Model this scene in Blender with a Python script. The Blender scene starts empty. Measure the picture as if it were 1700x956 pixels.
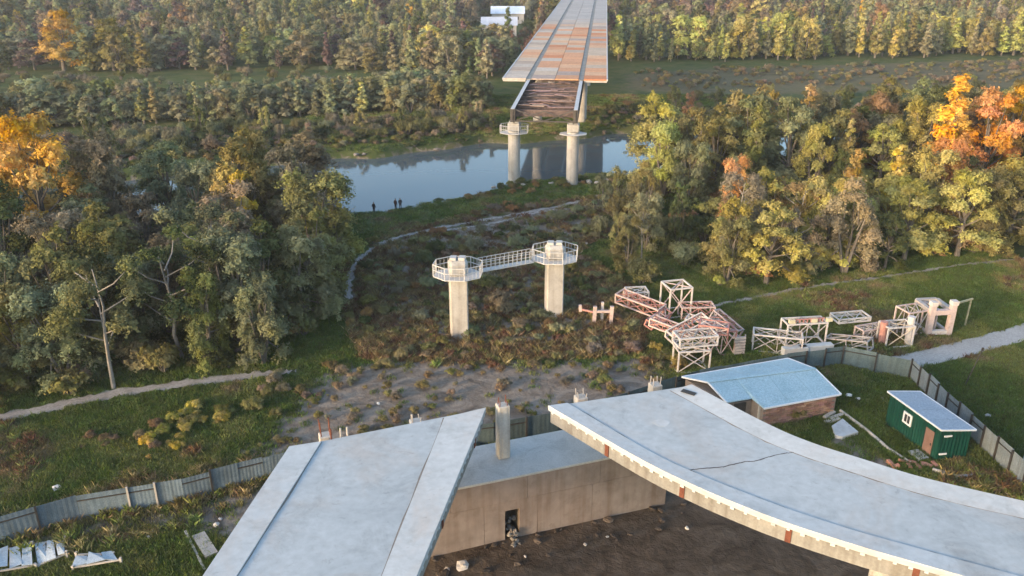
import bpy, math, random
import numpy as np
from mathutils import Vector, Matrix, noise

# ------------------------------------------------------------------ camera, sky, sun, exposure
scene = bpy.context.scene
C = scene.collection
PITCH, FPX, CAMH = math.radians(22.4), 1400.0, 36.0
cam = bpy.data.cameras.new('camera')
cam.sensor_width = 36.0
cam.lens = 36.0 * FPX / 1700.0
cam.clip_start, cam.clip_end = 0.5, 4000.0
cam_ob = bpy.data.objects.new('camera', cam)
C.objects.link(cam_ob)
cam_ob.location = (0, 0, CAMH)
cam_ob.rotation_euler = (math.pi / 2 - PITCH, 0, 0)
scene.camera = cam_ob

SUN_EL = math.radians(11.0)
SUN_AZ = math.atan2(-0.78, -0.62)            # compass angle from +Y of the direction towards the sun
world = bpy.data.worlds.new('World')
scene.world = world
world.use_nodes = True
wn = world.node_tree
sky = wn.nodes.new('ShaderNodeTexSky')
sky.sky_type = 'NISHITA'
sky.sun_disc = False
sky.sun_elevation = SUN_EL
sky.sun_rotation = SUN_AZ
sky.air_density, sky.dust_density, sky.ozone_density = 1.0, 2.4, 1.6
wn.nodes['Background'].inputs['Strength'].default_value = 0.15
wn.links.new(sky.outputs[0], wn.nodes['Background'].inputs['Color'])
sun = bpy.data.lights.new('sun', 'SUN')
sun.energy, sun.angle, sun.color = 1.25, math.radians(8.0), (1.0, 0.67, 0.42)
sun_ob = bpy.data.objects.new('sun', sun)
C.objects.link(sun_ob)
tos = Vector((math.sin(SUN_AZ) * math.cos(SUN_EL), math.cos(SUN_AZ) * math.cos(SUN_EL), math.sin(SUN_EL)))
sun_ob.rotation_euler = tos.to_track_quat('Z', 'Y').to_euler()
sun_ob.location = tos * 200
scene.view_settings.view_transform = 'Standard'
scene.view_settings.look = 'None'
scene.view_settings.exposure = 1.85
scene.view_settings.gamma = 1.0
scene.cycles.max_bounces = 4
scene.cycles.diffuse_bounces = 2
scene.cycles.glossy_bounces = 2
scene.cycles.transparent_max_bounces = 4
scene.cycles.caustics_reflective = False

RNG = random.Random(7)
NP = np.random.default_rng(11)

# ------------------------------------------------------------------ helpers
def G(px, py, z=0.0):
    """survey helper: photo pixel -> point of the place at height z"""
    u, v = (px - 850) / FPX, (py - 478) / FPX
    d = (CAMH - z) / (math.sin(PITCH) + v * math.cos(PITCH))
    return Vector((u * d, d * (math.cos(PITCH) - v * math.sin(PITCH)), z))

class MB:
    def __init__(s): s.v, s.f = [], []
    def add(s, vs, fs):
        o = len(s.v); s.v += [tuple(p) for p in vs]; s.f += [tuple(i + o for i in f) for f in fs]; return s
    BF = [(0, 3, 2, 1), (4, 5, 6, 7), (0, 1, 5, 4), (1, 2, 6, 5), (2, 3, 7, 6), (3, 0, 4, 7)]
    def box(s, c, sz, rz=0.0):
        x, y, z = sz[0] / 2, sz[1] / 2, sz[2] / 2; ca, sa = math.cos(rz), math.sin(rz)
        vs = [(c[0] + a * ca - b * sa, c[1] + a * sa + b * ca, c[2] + d) for d in (-z, z) for a, b in ((-x, -y), (x, -y), (x, y), (-x, y))]
        return s.add(vs, MB.BF)
    def beam(s, a, b, w, h=None, up=(0, 0, 1)):
        a, b = Vector(a), Vector(b); h = h or w
        d = (b - a).normalized(); u = Vector(up)
        if abs(d.dot(u)) > 0.97: u = Vector((0, 1, 0))
        r = d.cross(u).normalized() * (w / 2); t = r.cross(d).normalized() * (h / 2)
        vs = [p + i * r + j * t for p in (a, b) for i, j in ((-1, -1), (1, -1), (1, 1), (-1, 1))]
        return s.add(vs, MB.BF)
    def prism(s, poly, z0, z1):
        n = len(poly)
        if sum(poly[i][0] * poly[(i + 1) % n][1] - poly[(i + 1) % n][0] * poly[i][1] for i in range(n)) < 0: poly = poly[::-1]
        f0 = (lambda p: z0(p)) if callable(z0) else (lambda p: z0)
        f1 = (lambda p: z1(p)) if callable(z1) else (lambda p: z1)
        vs = [(p[0], p[1], f0(p)) for p in poly] + [(p[0], p[1], f1(p)) for p in poly]
        fs = [tuple(range(n - 1, -1, -1)), tuple(range(n, 2 * n))] + [(i, (i + 1) % n, n + (i + 1) % n, n + i) for i in range(n)]
        return s.add(vs, fs)
    def tube(s, pts, rad, n=7):
        pts = [Vector(p) for p in pts]; rad = rad if hasattr(rad, '__len__') else [rad] * len(pts)
        vs, fs = [], []
        for k, p in enumerate(pts):
            d = (pts[min(k + 1, len(pts) - 1)] - pts[max(k - 1, 0)]).normalized()
            r = d.cross(Vector((0, 0, 1)) if abs(d.z) < 0.9 else Vector((1, 0, 0))).normalized(); t = d.cross(r)
            vs += [p + rad[k] * (math.cos(2 * math.pi * i / n) * r + math.sin(2 * math.pi * i / n) * t) for i in range(n)]
            if k: fs += [((k - 1) * n + i, (k - 1) * n + (i + 1) % n, k * n + (i + 1) % n, k * n + i) for i in range(n)]
        fs += [tuple(range(n - 1, -1, -1)), tuple(range((len(pts) - 1) * n, len(pts) * n))]
        return s.add(vs, fs)
    def strip(s, La, Lb, z0, z1):
        """solid between two edge polylines with the same number of points"""
        n = len(La); vs = []
        for a, b in zip(La, Lb): vs += [(a[0], a[1], z0), (b[0], b[1], z0), (b[0], b[1], z1), (a[0], a[1], z1)]
        fs = [(0, 1, 2, 3), (4 * n - 4, 4 * n - 1, 4 * n - 2, 4 * n - 3)]
        for i in range(n - 1):
            o, q = 4 * i, 4 * i + 4
            fs += [(o + k, q + k, q + (k + 1) % 4, o + (k + 1) % 4) for k in range(4)]
        return s.add(vs, fs)
    def mesh(s, name, mats=None, base=(0, 0, 0), bevel=0):
        m = bpy.data.meshes.new(name)
        m.from_pydata([(p[0] - base[0], p[1] - base[1], p[2] - base[2]) for p in s.v], [], s.f)
        import bmesh
        bm = bmesh.new(); bm.from_mesh(m); bmesh.ops.recalc_face_normals(bm, faces=bm.faces)
        if bevel: bmesh.ops.bevel(bm, geom=list(bm.edges), offset=bevel, segments=1, affect='EDGES')
        bm.to_mesh(m); bm.free()
        if mats: m.materials.append(mats)
        return m

def tag(o, label=None, cat=None, group=None, kind=None):
    if label: o['label'] = label
    if cat: o['category'] = cat
    if group: o['group'] = group
    if kind: o['kind'] = kind
    return o
def empty(name, loc, label=None, cat=None, group=None, rz=0.0):
    o = bpy.data.objects.new(name, None); o.empty_display_size = 0.3
    C.objects.link(o); o.location = loc; o.rotation_euler[2] = rz
    return tag(o, label, cat, group)
def part(name, mb, mat, root, bevel=0, kind=None, smooth=False, label=None):
    """mesh part whose shape is given in world coordinates, under an unrotated root (or its part)"""
    base = Vector((0, 0, 0)); r = root
    while r is not None: base += r.location; r = r.parent
    o = bpy.data.objects.new(name, mb.mesh(name, mat, base, bevel))
    C.objects.link(o); o.parent = root
    if smooth: o.data.shade_smooth()
    return tag(o, label, None, None, kind)
def single(name, mb, mat, loc, label=None, cat=None, group=None, kind=None, bevel=0, smooth=False):
    o = bpy.data.objects.new(name, mb.mesh(name, mat, loc, bevel)); C.objects.link(o); o.location = loc
    if smooth: o.data.shade_smooth()
    return tag(o, label, cat, group, kind)
def link_mesh(name, me, root=None, loc=(0, 0, 0), rot=(0, 0, 0), scale=(1, 1, 1), color=None):
    o = bpy.data.objects.new(name, me); C.objects.link(o); o.parent = root
    o.location, o.rotation_euler, o.scale = loc, rot, scale
    if color: o.color = (*color[:3], 1)
    return o

# ------------------------------------------------------------------ materials
def new_mat(name):
    m = bpy.data.materials.new(name); m.use_nodes = True
    return m, m.node_tree.nodes, m.node_tree.links, m.node_tree.nodes['Principled BSDF']
def ramp_node(N, stops):
    r = N.new('ShaderNodeValToRGB'); el = r.color_ramp.elements
    while len(el) < len(stops): el.new(0.5)
    for e, (p, c) in zip(el, stops): e.position = p; e.color = (*c, 1)
    return r
def surf(name, cols, scale=1.0, rough=0.85, bump=0.0, detail=8, dist=0.4, streak=None, metal=0.0, coords='Position', fine=None, objcol=False, spec=0.3, fc=(0.78, 1.18), stain=None):
    """mottled surface: noise -> colour ramp, plus a finer grain and optional vertical streaks"""
    m, N, L, B = new_mat(name)
    if coords == 'Position': co = N.new('ShaderNodeNewGeometry').outputs['Position']
    else: co = N.new('ShaderNodeTexCoord').outputs['Object']
    n = N.new('ShaderNodeTexNoise'); n.inputs['Scale'].default_value = scale; n.inputs['Detail'].default_value = detail
    n.inputs['Roughness'].default_value = 0.62; n.inputs['Distortion'].default_value = dist
    L.new(co, n.inputs['Vector'])
    k = len(cols)
    r = ramp_node(N, [(0.28 + 0.44 * i / max(1, k - 1), c) for i, c in enumerate(cols)])
    L.new(n.outputs['Fac'], r.inputs[0]); out = r.outputs[0]
    n2 = N.new('ShaderNodeTexNoise'); n2.inputs['Scale'].default_value = fine or scale * 14; n2.inputs['Detail'].default_value = 4
    L.new(co, n2.inputs['Vector'])
    mr = N.new('ShaderNodeMapRange'); mr.inputs[1].default_value = 0.3; mr.inputs[2].default_value = 0.7
    mr.inputs[3].default_value = fc[0]; mr.inputs[4].default_value = fc[1]; L.new(n2.outputs['Fac'], mr.inputs[0])
    mx = N.new('ShaderNodeMix'); mx.data_type = 'RGBA'; mx.blend_type = 'MULTIPLY'; mx.inputs[0].default_value = 1
    L.new(out, mx.inputs[6]); L.new(mr.outputs[0], mx.inputs[7]); out = mx.outputs[2]
    if streak:
        mp = N.new('ShaderNodeMapping'); mp.inputs['Scale'].default_value = (1.3, 1.3, 0.09); L.new(co, mp.inputs[0])
        n3 = N.new('ShaderNodeTexNoise'); n3.inputs['Scale'].default_value = 1.6; n3.inputs['Detail'].default_value = 5; L.new(mp.outputs[0], n3.inputs['Vector'])
        r3 = ramp_node(N, [(0.46, (1, 1, 1)), (0.72, streak)]); L.new(n3.outputs['Fac'], r3.inputs[0])
        mx = N.new('ShaderNodeMix'); mx.data_type = 'RGBA'; mx.blend_type = 'MULTIPLY'; mx.inputs[0].default_value = 1
        L.new(out, mx.inputs[6]); L.new(r3.outputs[0], mx.inputs[7]); out = mx.outputs[2]
    if stain:
        for sc1, lo, hi, c1 in stain:
            n4 = N.new('ShaderNodeTexNoise'); n4.inputs['Scale'].default_value = sc1; n4.inputs['Detail'].default_value = 10; n4.inputs['Roughness'].default_value = 0.72; n4.inputs['Distortion'].default_value = 0.6
            off = N.new('ShaderNodeVectorMath'); off.operation = 'ADD'; off.inputs[1].default_value = (sc1 * 13, sc1 * 7, 2); L.new(co, off.inputs[0]); L.new(off.outputs[0], n4.inputs['Vector'])
            r4 = ramp_node(N, [(lo, (1, 1, 1)), (hi, c1)]); L.new(n4.outputs['Fac'], r4.inputs[0])
            mx = N.new('ShaderNodeMix'); mx.data_type = 'RGBA'; mx.blend_type = 'MULTIPLY'; mx.inputs[0].default_value = 1
            L.new(out, mx.inputs[6]); L.new(r4.outputs[0], mx.inputs[7]); out = mx.outputs[2]
    if objcol:
        oi = N.new('ShaderNodeObjectInfo')
        mx = N.new('ShaderNodeMix'); mx.data_type = 'RGBA'; mx.blend_type = 'MULTIPLY'; mx.inputs[0].default_value = 1
        L.new(out, mx.inputs[6]); L.new(oi.outputs['Color'], mx.inputs[7]); out = mx.outputs[2]
    L.new(out, B.inputs['Base Color'])
    B.inputs['Roughness'].default_value = rough; B.inputs['Metallic'].default_value = metal
    B.inputs['Specular IOR Level'].default_value = spec
    if bump:
        b = N.new('ShaderNodeBump'); b.inputs['Strength'].default_value = bump; b.inputs['Distance'].default_value = 0.05
        L.new(n2.outputs['Fac'], b.inputs['Height']); L.new(b.outputs[0], B.inputs['Normal'])
    return m

def leaf_mat(name, mode):
    m, N, L, B = new_mat(name)
    if mode == 'object': col = N.new('ShaderNodeObjectInfo').outputs['Color']
    else:
        a = N.new('ShaderNodeAttribute'); a.attribute_type = 'INSTANCER'; a.attribute_name = 'tcol'; col = a.outputs['Color']
    t = N.new('ShaderNodeAttribute'); t.attribute_name = 'tone'
    sp = N.new('ShaderNodeSeparateColor'); L.new(t.outputs['Color'], sp.inputs[0])
    hs = N.new('ShaderNodeHueSaturation'); L.new(col, hs.inputs['Color'])
    for src, dst, lo, hi in ((0, 'Hue', 0.484, 0.516), (1, 'Saturation', 0.7, 1.12), (2, 'Value', 0.75, 1.8)):
        r = N.new('ShaderNodeMapRange'); r.inputs[3].default_value = lo; r.inputs[4].default_value = hi
        L.new(sp.outputs[src], r.inputs[0]); L.new(r.outputs[0], hs.inputs[dst])
    out = N.nodes['Material Output'] if False else [x for x in N if x.type == 'OUTPUT_MATERIAL'][0]
    N.remove(B)
    d = N.new('ShaderNodeBsdfDiffuse'); tr = N.new('ShaderNodeBsdfTranslucent'); ms = N.new('ShaderNodeMixShader')
    ms.inputs[0].default_value = 0.22
    L.new(hs.outputs[0], d.inputs[0]); L.new(hs.outputs[0], tr.inputs[0])
    L.new(d.outputs[0], ms.inputs[1]); L.new(tr.outputs[0], ms.inputs[2]); L.new(ms.outputs[0], out.inputs[0])
    return m

M = {}
M['deck'] = surf('deck_concrete', [(0.33, 0.365, 0.38), (0.37, 0.41, 0.425), (0.41, 0.45, 0.465), (0.35, 0.39, 0.405)], 0.16, 0.8, 0.05, dist=0.8, fine=2.2, fc=(0.92, 1.07), stain=[(0.35, 0.52, 0.75, (0.72, 0.72, 0.71)), (1.6, 0.58, 0.68, (0.82, 0.81, 0.80)), (0.2, 0.48, 0.66, (1.0, 0.91, 0.85)), (4.0, 0.62, 0.7, (0.8, 0.78, 0.76))])
M['silt'] = surf('grey_silt', [(0.16, 0.14, 0.12), (0.26, 0.23, 0.20)], 1.5, 0.95)
M['kerb'] = surf('kerb_concrete', [(0.42, 0.455, 0.465), (0.49, 0.525, 0.535)], 0.35, 0.8, 0.05, fine=2.5, fc=(0.92, 1.06), stain=[(0.35, 0.52, 0.75, (0.72, 0.72, 0.71)), (1.6, 0.58, 0.68, (0.82, 0.81, 0.80)), (0.2, 0.48, 0.66, (1.0, 0.91, 0.85)), (4.0, 0.62, 0.7, (0.8, 0.78, 0.76))])
M['girder'] = surf('weathered_girder', [(0.17, 0.17, 0.158), (0.23, 0.23, 0.212), (0.27, 0.265, 0.24)], 0.5, 0.75, 0.05, streak=(0.68, 0.64, 0.6), fc=(0.88, 1.1))
M['rust'] = surf('rusty_joint', [(0.10, 0.035, 0.02), (0.17, 0.06, 0.035)], 3, 0.8)
M['wall'] = surf('wall_concrete', [(0.18, 0.15, 0.133), (0.235, 0.198, 0.175), (0.28, 0.242, 0.215)], 0.3, 0.9, 0.1, streak=(0.78, 0.72, 0.67), fine=1.6, fc=(0.9, 1.1), stain=[(0.7, 0.52, 0.72, (0.76, 0.72, 0.68)), (2.5, 0.6, 0.7, (0.8, 0.77, 0.74))])
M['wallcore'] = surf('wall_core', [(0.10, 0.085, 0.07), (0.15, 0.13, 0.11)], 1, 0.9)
M['slab'] = surf('cap_slab_concrete', [(0.33, 0.34, 0.325), (0.42, 0.43, 0.415), (0.46, 0.47, 0.455)], 0.6, 0.85, 0.05, dist=1.0, fc=(0.88, 1.08))
M['pier'] = surf('pier_concrete', [(0.31, 0.30, 0.28), (0.42, 0.41, 0.38), (0.48, 0.47, 0.44)], 0.6, 0.85, 0.05, streak=(0.76, 0.73, 0.69), fc=(0.9, 1.08))
M['steelwhite'] = surf('white_flange', [(0.40, 0.41, 0.42), (0.52, 0.53, 0.54)], 1.2, 0.6)
M['steeldark'] = surf('dark_girder_web', [(0.055, 0.05, 0.045), (0.10, 0.09, 0.08)], 1.2, 0.7)
M['timber'] = surf('brown_timber', [(0.07, 0.05, 0.045), (0.13, 0.095, 0.085), (0.20, 0.15, 0.13)], 1.6, 0.9, objcol=True)
M['rail'] = surf('galvanised_rail', [(0.42, 0.42, 0.41), (0.56, 0.56, 0.55)], 2, 0.6)
M['farslab'] = surf('precast_slab', [(0.78, 0.78, 0.78), (1.0, 1.0, 1.0)], 0.5, 0.85, objcol=True, fine=3)
M['fence'] = surf('fence_sheet', [(0.10, 0.118, 0.13), (0.14, 0.158, 0.17), (0.18, 0.195, 0.205)], 0.8, 0.6, streak=(0.8, 0.77, 0.74), objcol=True)
M['post_dark'] = surf('dark_post', [(0.03, 0.03, 0.03), (0.06, 0.055, 0.05)], 2, 0.7)
M['post_pale'] = surf('pale_timber_post', [(0.36, 0.33, 0.29), (0.5, 0.47, 0.42)], 2, 0.85)
M['blueroof'] = surf('blue_roof_sheet', [(0.27, 0.40, 0.45), (0.33, 0.465, 0.52), (0.37, 0.50, 0.55)], 0.6, 0.5, streak=None)
M['greyroof'] = surf('grey_roof_sheet', [(0.27, 0.31, 0.36), (0.34, 0.375, 0.42)], 0.6, 0.5)
M['trimwhite'] = surf('white_trim', [(0.62, 0.64, 0.66), (0.75, 0.76, 0.77)], 2, 0.6)
M['brick'] = surf('brick', [(0.20, 0.12, 0.09), (0.30, 0.19, 0.15), (0.36, 0.25, 0.20)], 1.4, 0.9, objcol=True)
M['mortar'] = surf('mortar', [(0.18, 0.15, 0.13), (0.26, 0.22, 0.19)], 2, 0.95)
M['green'] = surf('green_sheet', [(0.003, 0.042, 0.030), (0.006, 0.058, 0.042)], 0.9, 0.5, streak=(0.7, 0.7, 0.7))
M['door'] = surf('brown_door', [(0.15, 0.09, 0.07), (0.22, 0.14, 0.115)], 1.5, 0.8)
M['glass'] = surf('dark_glass', [(0.03, 0.035, 0.04), (0.06, 0.065, 0.07)], 2, 0.12, spec=0.6)
M['cranewhite'] = surf('crane_white', [(0.38, 0.36, 0.34), (0.5, 0.485, 0.47)], 1.5, 0.6, objcol=True, stain=[(1.1, 0.55, 0.68, (0.62, 0.44, 0.36))])
M['dirt'] = surf('packed_dirt', [(0.11, 0.09, 0.07), (0.18, 0.155, 0.125), (0.25, 0.22, 0.185)], 0.35, 0.95, 0.6, dist=1.0, fine=3.5)
M['path'] = surf('gravel_path', [(0.22, 0.20, 0.18), (0.31, 0.29, 0.27), (0.38, 0.36, 0.33)], 0.6, 0.95, 0.4, fine=5)
M['road'] = surf('concrete_road', [(0.32, 0.31, 0.29), (0.42, 0.41, 0.39)], 0.4, 0.9, 0.2)
M['stone'] = surf('pale_stone', [(0.28, 0.26, 0.24), (0.45, 0.43, 0.40)], 1.4, 0.9, 0.3, objcol=True)
M['whitesheet'] = surf('bluish_sheet', [(0.33, 0.40, 0.45), (0.46, 0.52, 0.56)], 0.9, 0.55)
M['bark'] = surf('bark', [(0.09, 0.08, 0.065), (0.20, 0.18, 0.155)], 1.2, 0.95)
M['palebark'] = surf('pale_bark', [(0.16, 0.15, 0.13), (0.32, 0.30, 0.27)], 1.2, 0.9)
M['leaf'] = leaf_mat('leaves', 'object')
M['farleaf'] = leaf_mat('woodland_leaves', 'instancer')
M['house'] = surf('house_wall', [(0.4, 0.39, 0.37), (0.5, 0.49, 0.47)], 0.5, 0.9)
M['houseroof'] = surf('pale_house_roof', [(0.42, 0.47, 0.52), (0.56, 0.60, 0.64)], 0.5, 0.6, objcol=True)

# ------------------------------------------------------------------ terrain
RIV = [(-400, -20), (-200, 55), (-120, 92), (-57, 124), (-27, 137.5), (0, 150), (24, 158), (60, 168), (130, 184), (300, 214), (700, 260)]
def seg_dist(x, y, pts):
    x, y = np.asarray(x, float), np.asarray(y, float); best = np.full(x.shape, 1e9)
    for (ax, ay), (bx, by) in zip(pts[:-1], pts[1:]):
        dx, dy = bx - ax, by - ay
        t = np.clip(((x - ax) * dx + (y - ay) * dy) / (dx * dx + dy * dy), 0, 1)
        best = np.minimum(best, np.hypot(x - ax - t * dx, y - ay - t * dy))
    return best
def inside(x, y, poly):
    x, y = np.asarray(x, float), np.asarray(y, float); r = np.zeros(x.shape, bool); n = len(poly)
    for i in range(n):
        (ax, ay), (bx, by) = poly[i][:2], poly[(i + 1) % n][:2]
        if ay == by: continue
        c = ((ay > y) != (by > y)) & (x < (bx - ax) * (y - ay) / (by - ay) + ax); r ^= c
    return r
def wob(x, y): return np.sin(x * 0.31 + y * 0.17) * 0.5 + np.sin(x * 0.13 - y * 0.29 + 1.3) * 0.6 + np.sin(x * 0.053 + y * 0.071 + 4) * 0.8
def rdist(x, y):
    """distance to the river's centre line, with an uneven bank and the small bay where the people stand"""
    x, y = np.asarray(x, float), np.asarray(y, float)
    return seg_dist(x, y, RIV) + 1.1 * np.sin(x * 0.21) + 0.8 * np.sin(x * 0.47 + 1) - 6.0 * np.exp(-((x + 22) ** 2 + (y - 121) ** 2) / 200)
def hgt(x, y):
    x, y = np.asarray(x, float), np.asarray(y, float)
    d = rdist(x, y)
    t = np.clip((d - 13.4) / 5.0, 0, 1); t = t * t * (3 - 2 * t)
    base = 0.05 * wob(x, y)
    far = np.clip((y - 420) / 500, 0, 1)
    return base * t + (-3.2) * (1 - t) + 16 * far * far + np.where(d > 16, 0, 0)
WATER_Z = -1.5
def gz(x, y): return float(hgt(np.array([x]), np.array([y]))[0])

mid_dirt = [G(*p) for p in ((505, 640), (445, 715), (395, 765), (500, 790), (820, 750), (1010, 700), (1130, 650), (1120, 612), (1060, 590), (960, 596), (850, 604), (640, 596), (550, 605))]
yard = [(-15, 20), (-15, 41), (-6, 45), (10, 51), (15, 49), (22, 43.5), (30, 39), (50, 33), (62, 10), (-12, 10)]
lyard = [G(*p) for p in ((-40, 935), (0, 905), (140, 868), (308, 838), (440, 805), (500, 800), (440, 870), (380, 900), (330, 880), (230, 880), (120, 905), (0, 925))]
ryard = [(24.5, 57), (27.5, 57.5), (29, 52), (31, 49), (35, 50), (35, 45), (24, 48)]
scrub = [G(*p) for p in ((560, 500), (620, 400), (820, 345), (1040, 320), (1060, 360), (960, 420), (1080, 500), (1070, 590), (850, 604), (600, 600))]
fmeadow = [(30, 222), (60, 215), (170, 232), (300, 250), (300, 300), (160, 282), (60, 262), (34, 250)]
soil_polys = [(mid_dirt, 1.0, 2.5), (yard, 1.0, 1.5), (lyard, 0.85, 1.0), (ryard, 0.8, 1.5), (scrub, 0.66, 5.0)]
def poly_sd(x, y, poly):
    pts = [tuple(p[:2]) for p in poly]; d = seg_dist(x, y, pts + [pts[0]])
    return np.where(inside(x, y, pts), d, -d)
def soil_at(x, y):
    s = np.zeros(np.shape(x))
    for poly, w, soft in soil_polys: s = np.maximum(s, w * np.clip(0.5 + poly_sd(x, y, poly) / (2 * soft), 0, 1))
    d = rdist(x, y)
    s = np.maximum(s, 0.5 * np.clip(1 - (d - 16.2) / 2.5, 0, 1))
    return s

def axis(segs):
    out = []
    for a, b, st in segs: out += list(np.arange(a, b, st))
    return np.array(out + [segs[-1][1]])
xs = axis([(-900, -300, 40), (-300, -110, 8), (-110, 110, 1.6), (110, 300, 8), (300, 900, 40)])
ys = axis([(-60, 26, 8), (26, 200, 1.6), (200, 320, 5), (320, 1400, 30)])
X, Y = np.meshgrid(xs, ys)
Z = hgt(X, Y)
gm = bpy.data.meshes.new('ground')
nx, ny = len(xs), len(ys)
idx = np.arange(nx * ny).reshape(ny, nx)
quads = np.stack([idx[:-1, :-1], idx[:-1, 1:], idx[1:, 1:], idx[1:, :-1]], -1).reshape(-1, 4)
gm.from_pydata(np.stack([X, Y, Z], -1).reshape(-1, 3).tolist(), [], quads.tolist())
gm.shade_smooth()
at = gm.attributes.new('soil', 'FLOAT', 'POINT'); at.data.foreach_set('value', soil_at(X.ravel(), Y.ravel()).astype(np.float32))
at = gm.attributes.new('yard_dark', 'FLOAT', 'POINT'); at.data.foreach_set('value', np.clip(0.5 + poly_sd(X.ravel(), Y.ravel(), yard) / 3, 0, 1).astype(np.float32))  # mask for the darker ground tone, full inside the yard outline
at = gm.attributes.new('dry', 'FLOAT', 'POINT')
at.data.foreach_set('value', np.clip(0.5 + poly_sd(X.ravel(), Y.ravel(), fmeadow) / 16, 0, 1).astype(np.float32))
def ground_mat():
    m, N, L, B = new_mat('meadow_and_soil')
    pos = N.new('ShaderNodeNewGeometry').outputs['Position']
    def nz(s, d=8, dist=0.5):
        n = N.new('ShaderNodeTexNoise'); n.inputs['Scale'].default_value = s; n.inputs['Detail'].default_value = d; n.inputs['Distortion'].default_value = dist
        n.inputs['Roughness'].default_value = 0.65; L.new(pos, n.inputs['Vector']); return n.outputs['Fac']
    g = ramp_node(N, [(0.3, (0.040, 0.058, 0.018)), (0.46, (0.068, 0.092, 0.027)), (0.6, (0.095, 0.10, 0.038)), (0.75, (0.15, 0.125, 0.065))])
    L.new(nz(0.22), g.inputs[0])
    s = ramp_node(N, [(0.3, (0.10, 0.08, 0.063)), (0.48, (0.19, 0.16, 0.13)), (0.62, (0.27, 0.235, 0.195)), (0.78, (0.15, 0.122, 0.095))])
    L.new(nz(0.45, 9, 1.2), s.inputs[0])
    dr = ramp_node(N, [(0.3, (0.075, 0.075, 0.038)), (0.5, (0.14, 0.12, 0.068)), (0.7, (0.085, 0.095, 0.04))]); L.new(nz(0.12, 8, 1.0), dr.inputs[0])
    def fac(attr, amp):
        a = N.new('ShaderNodeAttribute'); a.attribute_name = attr
        ad = N.new('ShaderNodeMath'); ad.operation = 'MULTIPLY_ADD'; L.new(nz(0.5, 8, 0.8), ad.inputs[0]); ad.inputs[1].default_value = amp
        ad2 = N.new('ShaderNodeMath'); ad2.operation = 'ADD'; ad2.inputs[1].default_value = -amp * 0.5; L.new(a.outputs['Fac'], ad.inputs[2]); L.new(ad.outputs[0], ad2.inputs[0])
        r = N.new('ShaderNodeMapRange'); r.interpolation_type = 'SMOOTHSTEP'; r.inputs[1].default_value = 0.36; r.inputs[2].default_value = 0.62; L.new(ad2.outputs[0], r.inputs[0]); return r.outputs[0]
    m0 = N.new('ShaderNodeMix'); m0.data_type = 'RGBA'; L.new(fac('dry', 0.9), m0.inputs[0]); L.new(g.outputs[0], m0.inputs[6]); L.new(dr.outputs[0], m0.inputs[7])
    m1 = N.new('ShaderNodeMix'); m1.data_type = 'RGBA'; L.new(fac('soil', 1.3), m1.inputs[0]); L.new(m0.outputs[2], m1.inputs[6]); L.new(s.outputs[0], m1.inputs[7])
    a = N.new('ShaderNodeAttribute'); a.attribute_name = 'yard_dark'
    dm = ramp_node(N, [(0, (1, 1, 1)), (1, (0.47, 0.43, 0.395))]); L.new(a.outputs['Fac'], dm.inputs[0])  # multiplies the ground colour darker and browner across the yard
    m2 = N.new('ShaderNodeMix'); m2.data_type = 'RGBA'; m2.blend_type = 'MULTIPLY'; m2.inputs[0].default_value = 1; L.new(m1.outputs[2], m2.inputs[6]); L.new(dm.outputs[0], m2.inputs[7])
    L.new(m2.outputs[2], B.inputs['Base Color']); B.inputs['Roughness'].default_value = 0.95; B.inputs['Specular IOR Level'].default_value = 0.1
    b = N.new('ShaderNodeBump'); b.inputs['Strength'].default_value = 0.7; b.inputs['Distance'].default_value = 0.25
    L.new(nz(2.2, 6), b.inputs['Height']); L.new(b.outputs[0], B.inputs['Normal'])
    return m
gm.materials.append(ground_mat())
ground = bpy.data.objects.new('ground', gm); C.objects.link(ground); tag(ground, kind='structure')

def water_mat():
    m, N, L, B = new_mat('river_water')
    B.inputs['Base Color'].default_value = (0.075, 0.10, 0.115, 1); B.inputs['Roughness'].default_value = 0.06
    B.inputs['IOR'].default_value = 1.333; B.inputs['Specular IOR Level'].default_value = 0.5
    pos = N.new('ShaderNodeNewGeometry').outputs['Position']
    mp = N.new('ShaderNodeMapping'); mp.inputs['Scale'].default_value = (0.5, 0.9, 1); mp.inputs['Rotation'].default_value = (0, 0, 0.4); L.new(pos, mp.inputs[0])
    n = N.new('ShaderNodeTexNoise'); n.inputs['Scale'].default_value = 0.8; n.inputs['Detail'].default_value = 4; L.new(mp.outputs[0], n.inputs['Vector'])
    b = N.new('ShaderNodeBump'); b.inputs['Strength'].default_value = 0.05; b.inputs['Distance'].default_value = 0.1
    L.new(n.outputs['Fac'], b.inputs['Height']); L.new(b.outputs[0], B.inputs['Normal'])
    return m
def offset_poly(pts, w):
    out = []
    for i, p in enumerate(pts):
        a, b = Vector(pts[max(i - 1, 0)]), Vector(pts[min(i + 1, len(pts) - 1)]); d = (b - a).normalized(); out.append((p[0] - d.y * w, p[1] + d.x * w))
    return out
wa, wb = offset_poly(RIV, 30), offset_poly(RIV, -30)
wmb = MB()
for i in range(len(RIV) - 1):
    wmb.add([(*wb[i], WATER_Z), (*wb[i + 1], WATER_Z), (*wa[i + 1], WATER_Z), (*wa[i], WATER_Z)], [(0, 1, 2, 3)])
single('river', wmb, water_mat(), (0, 0, 0), kind='structure')

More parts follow.
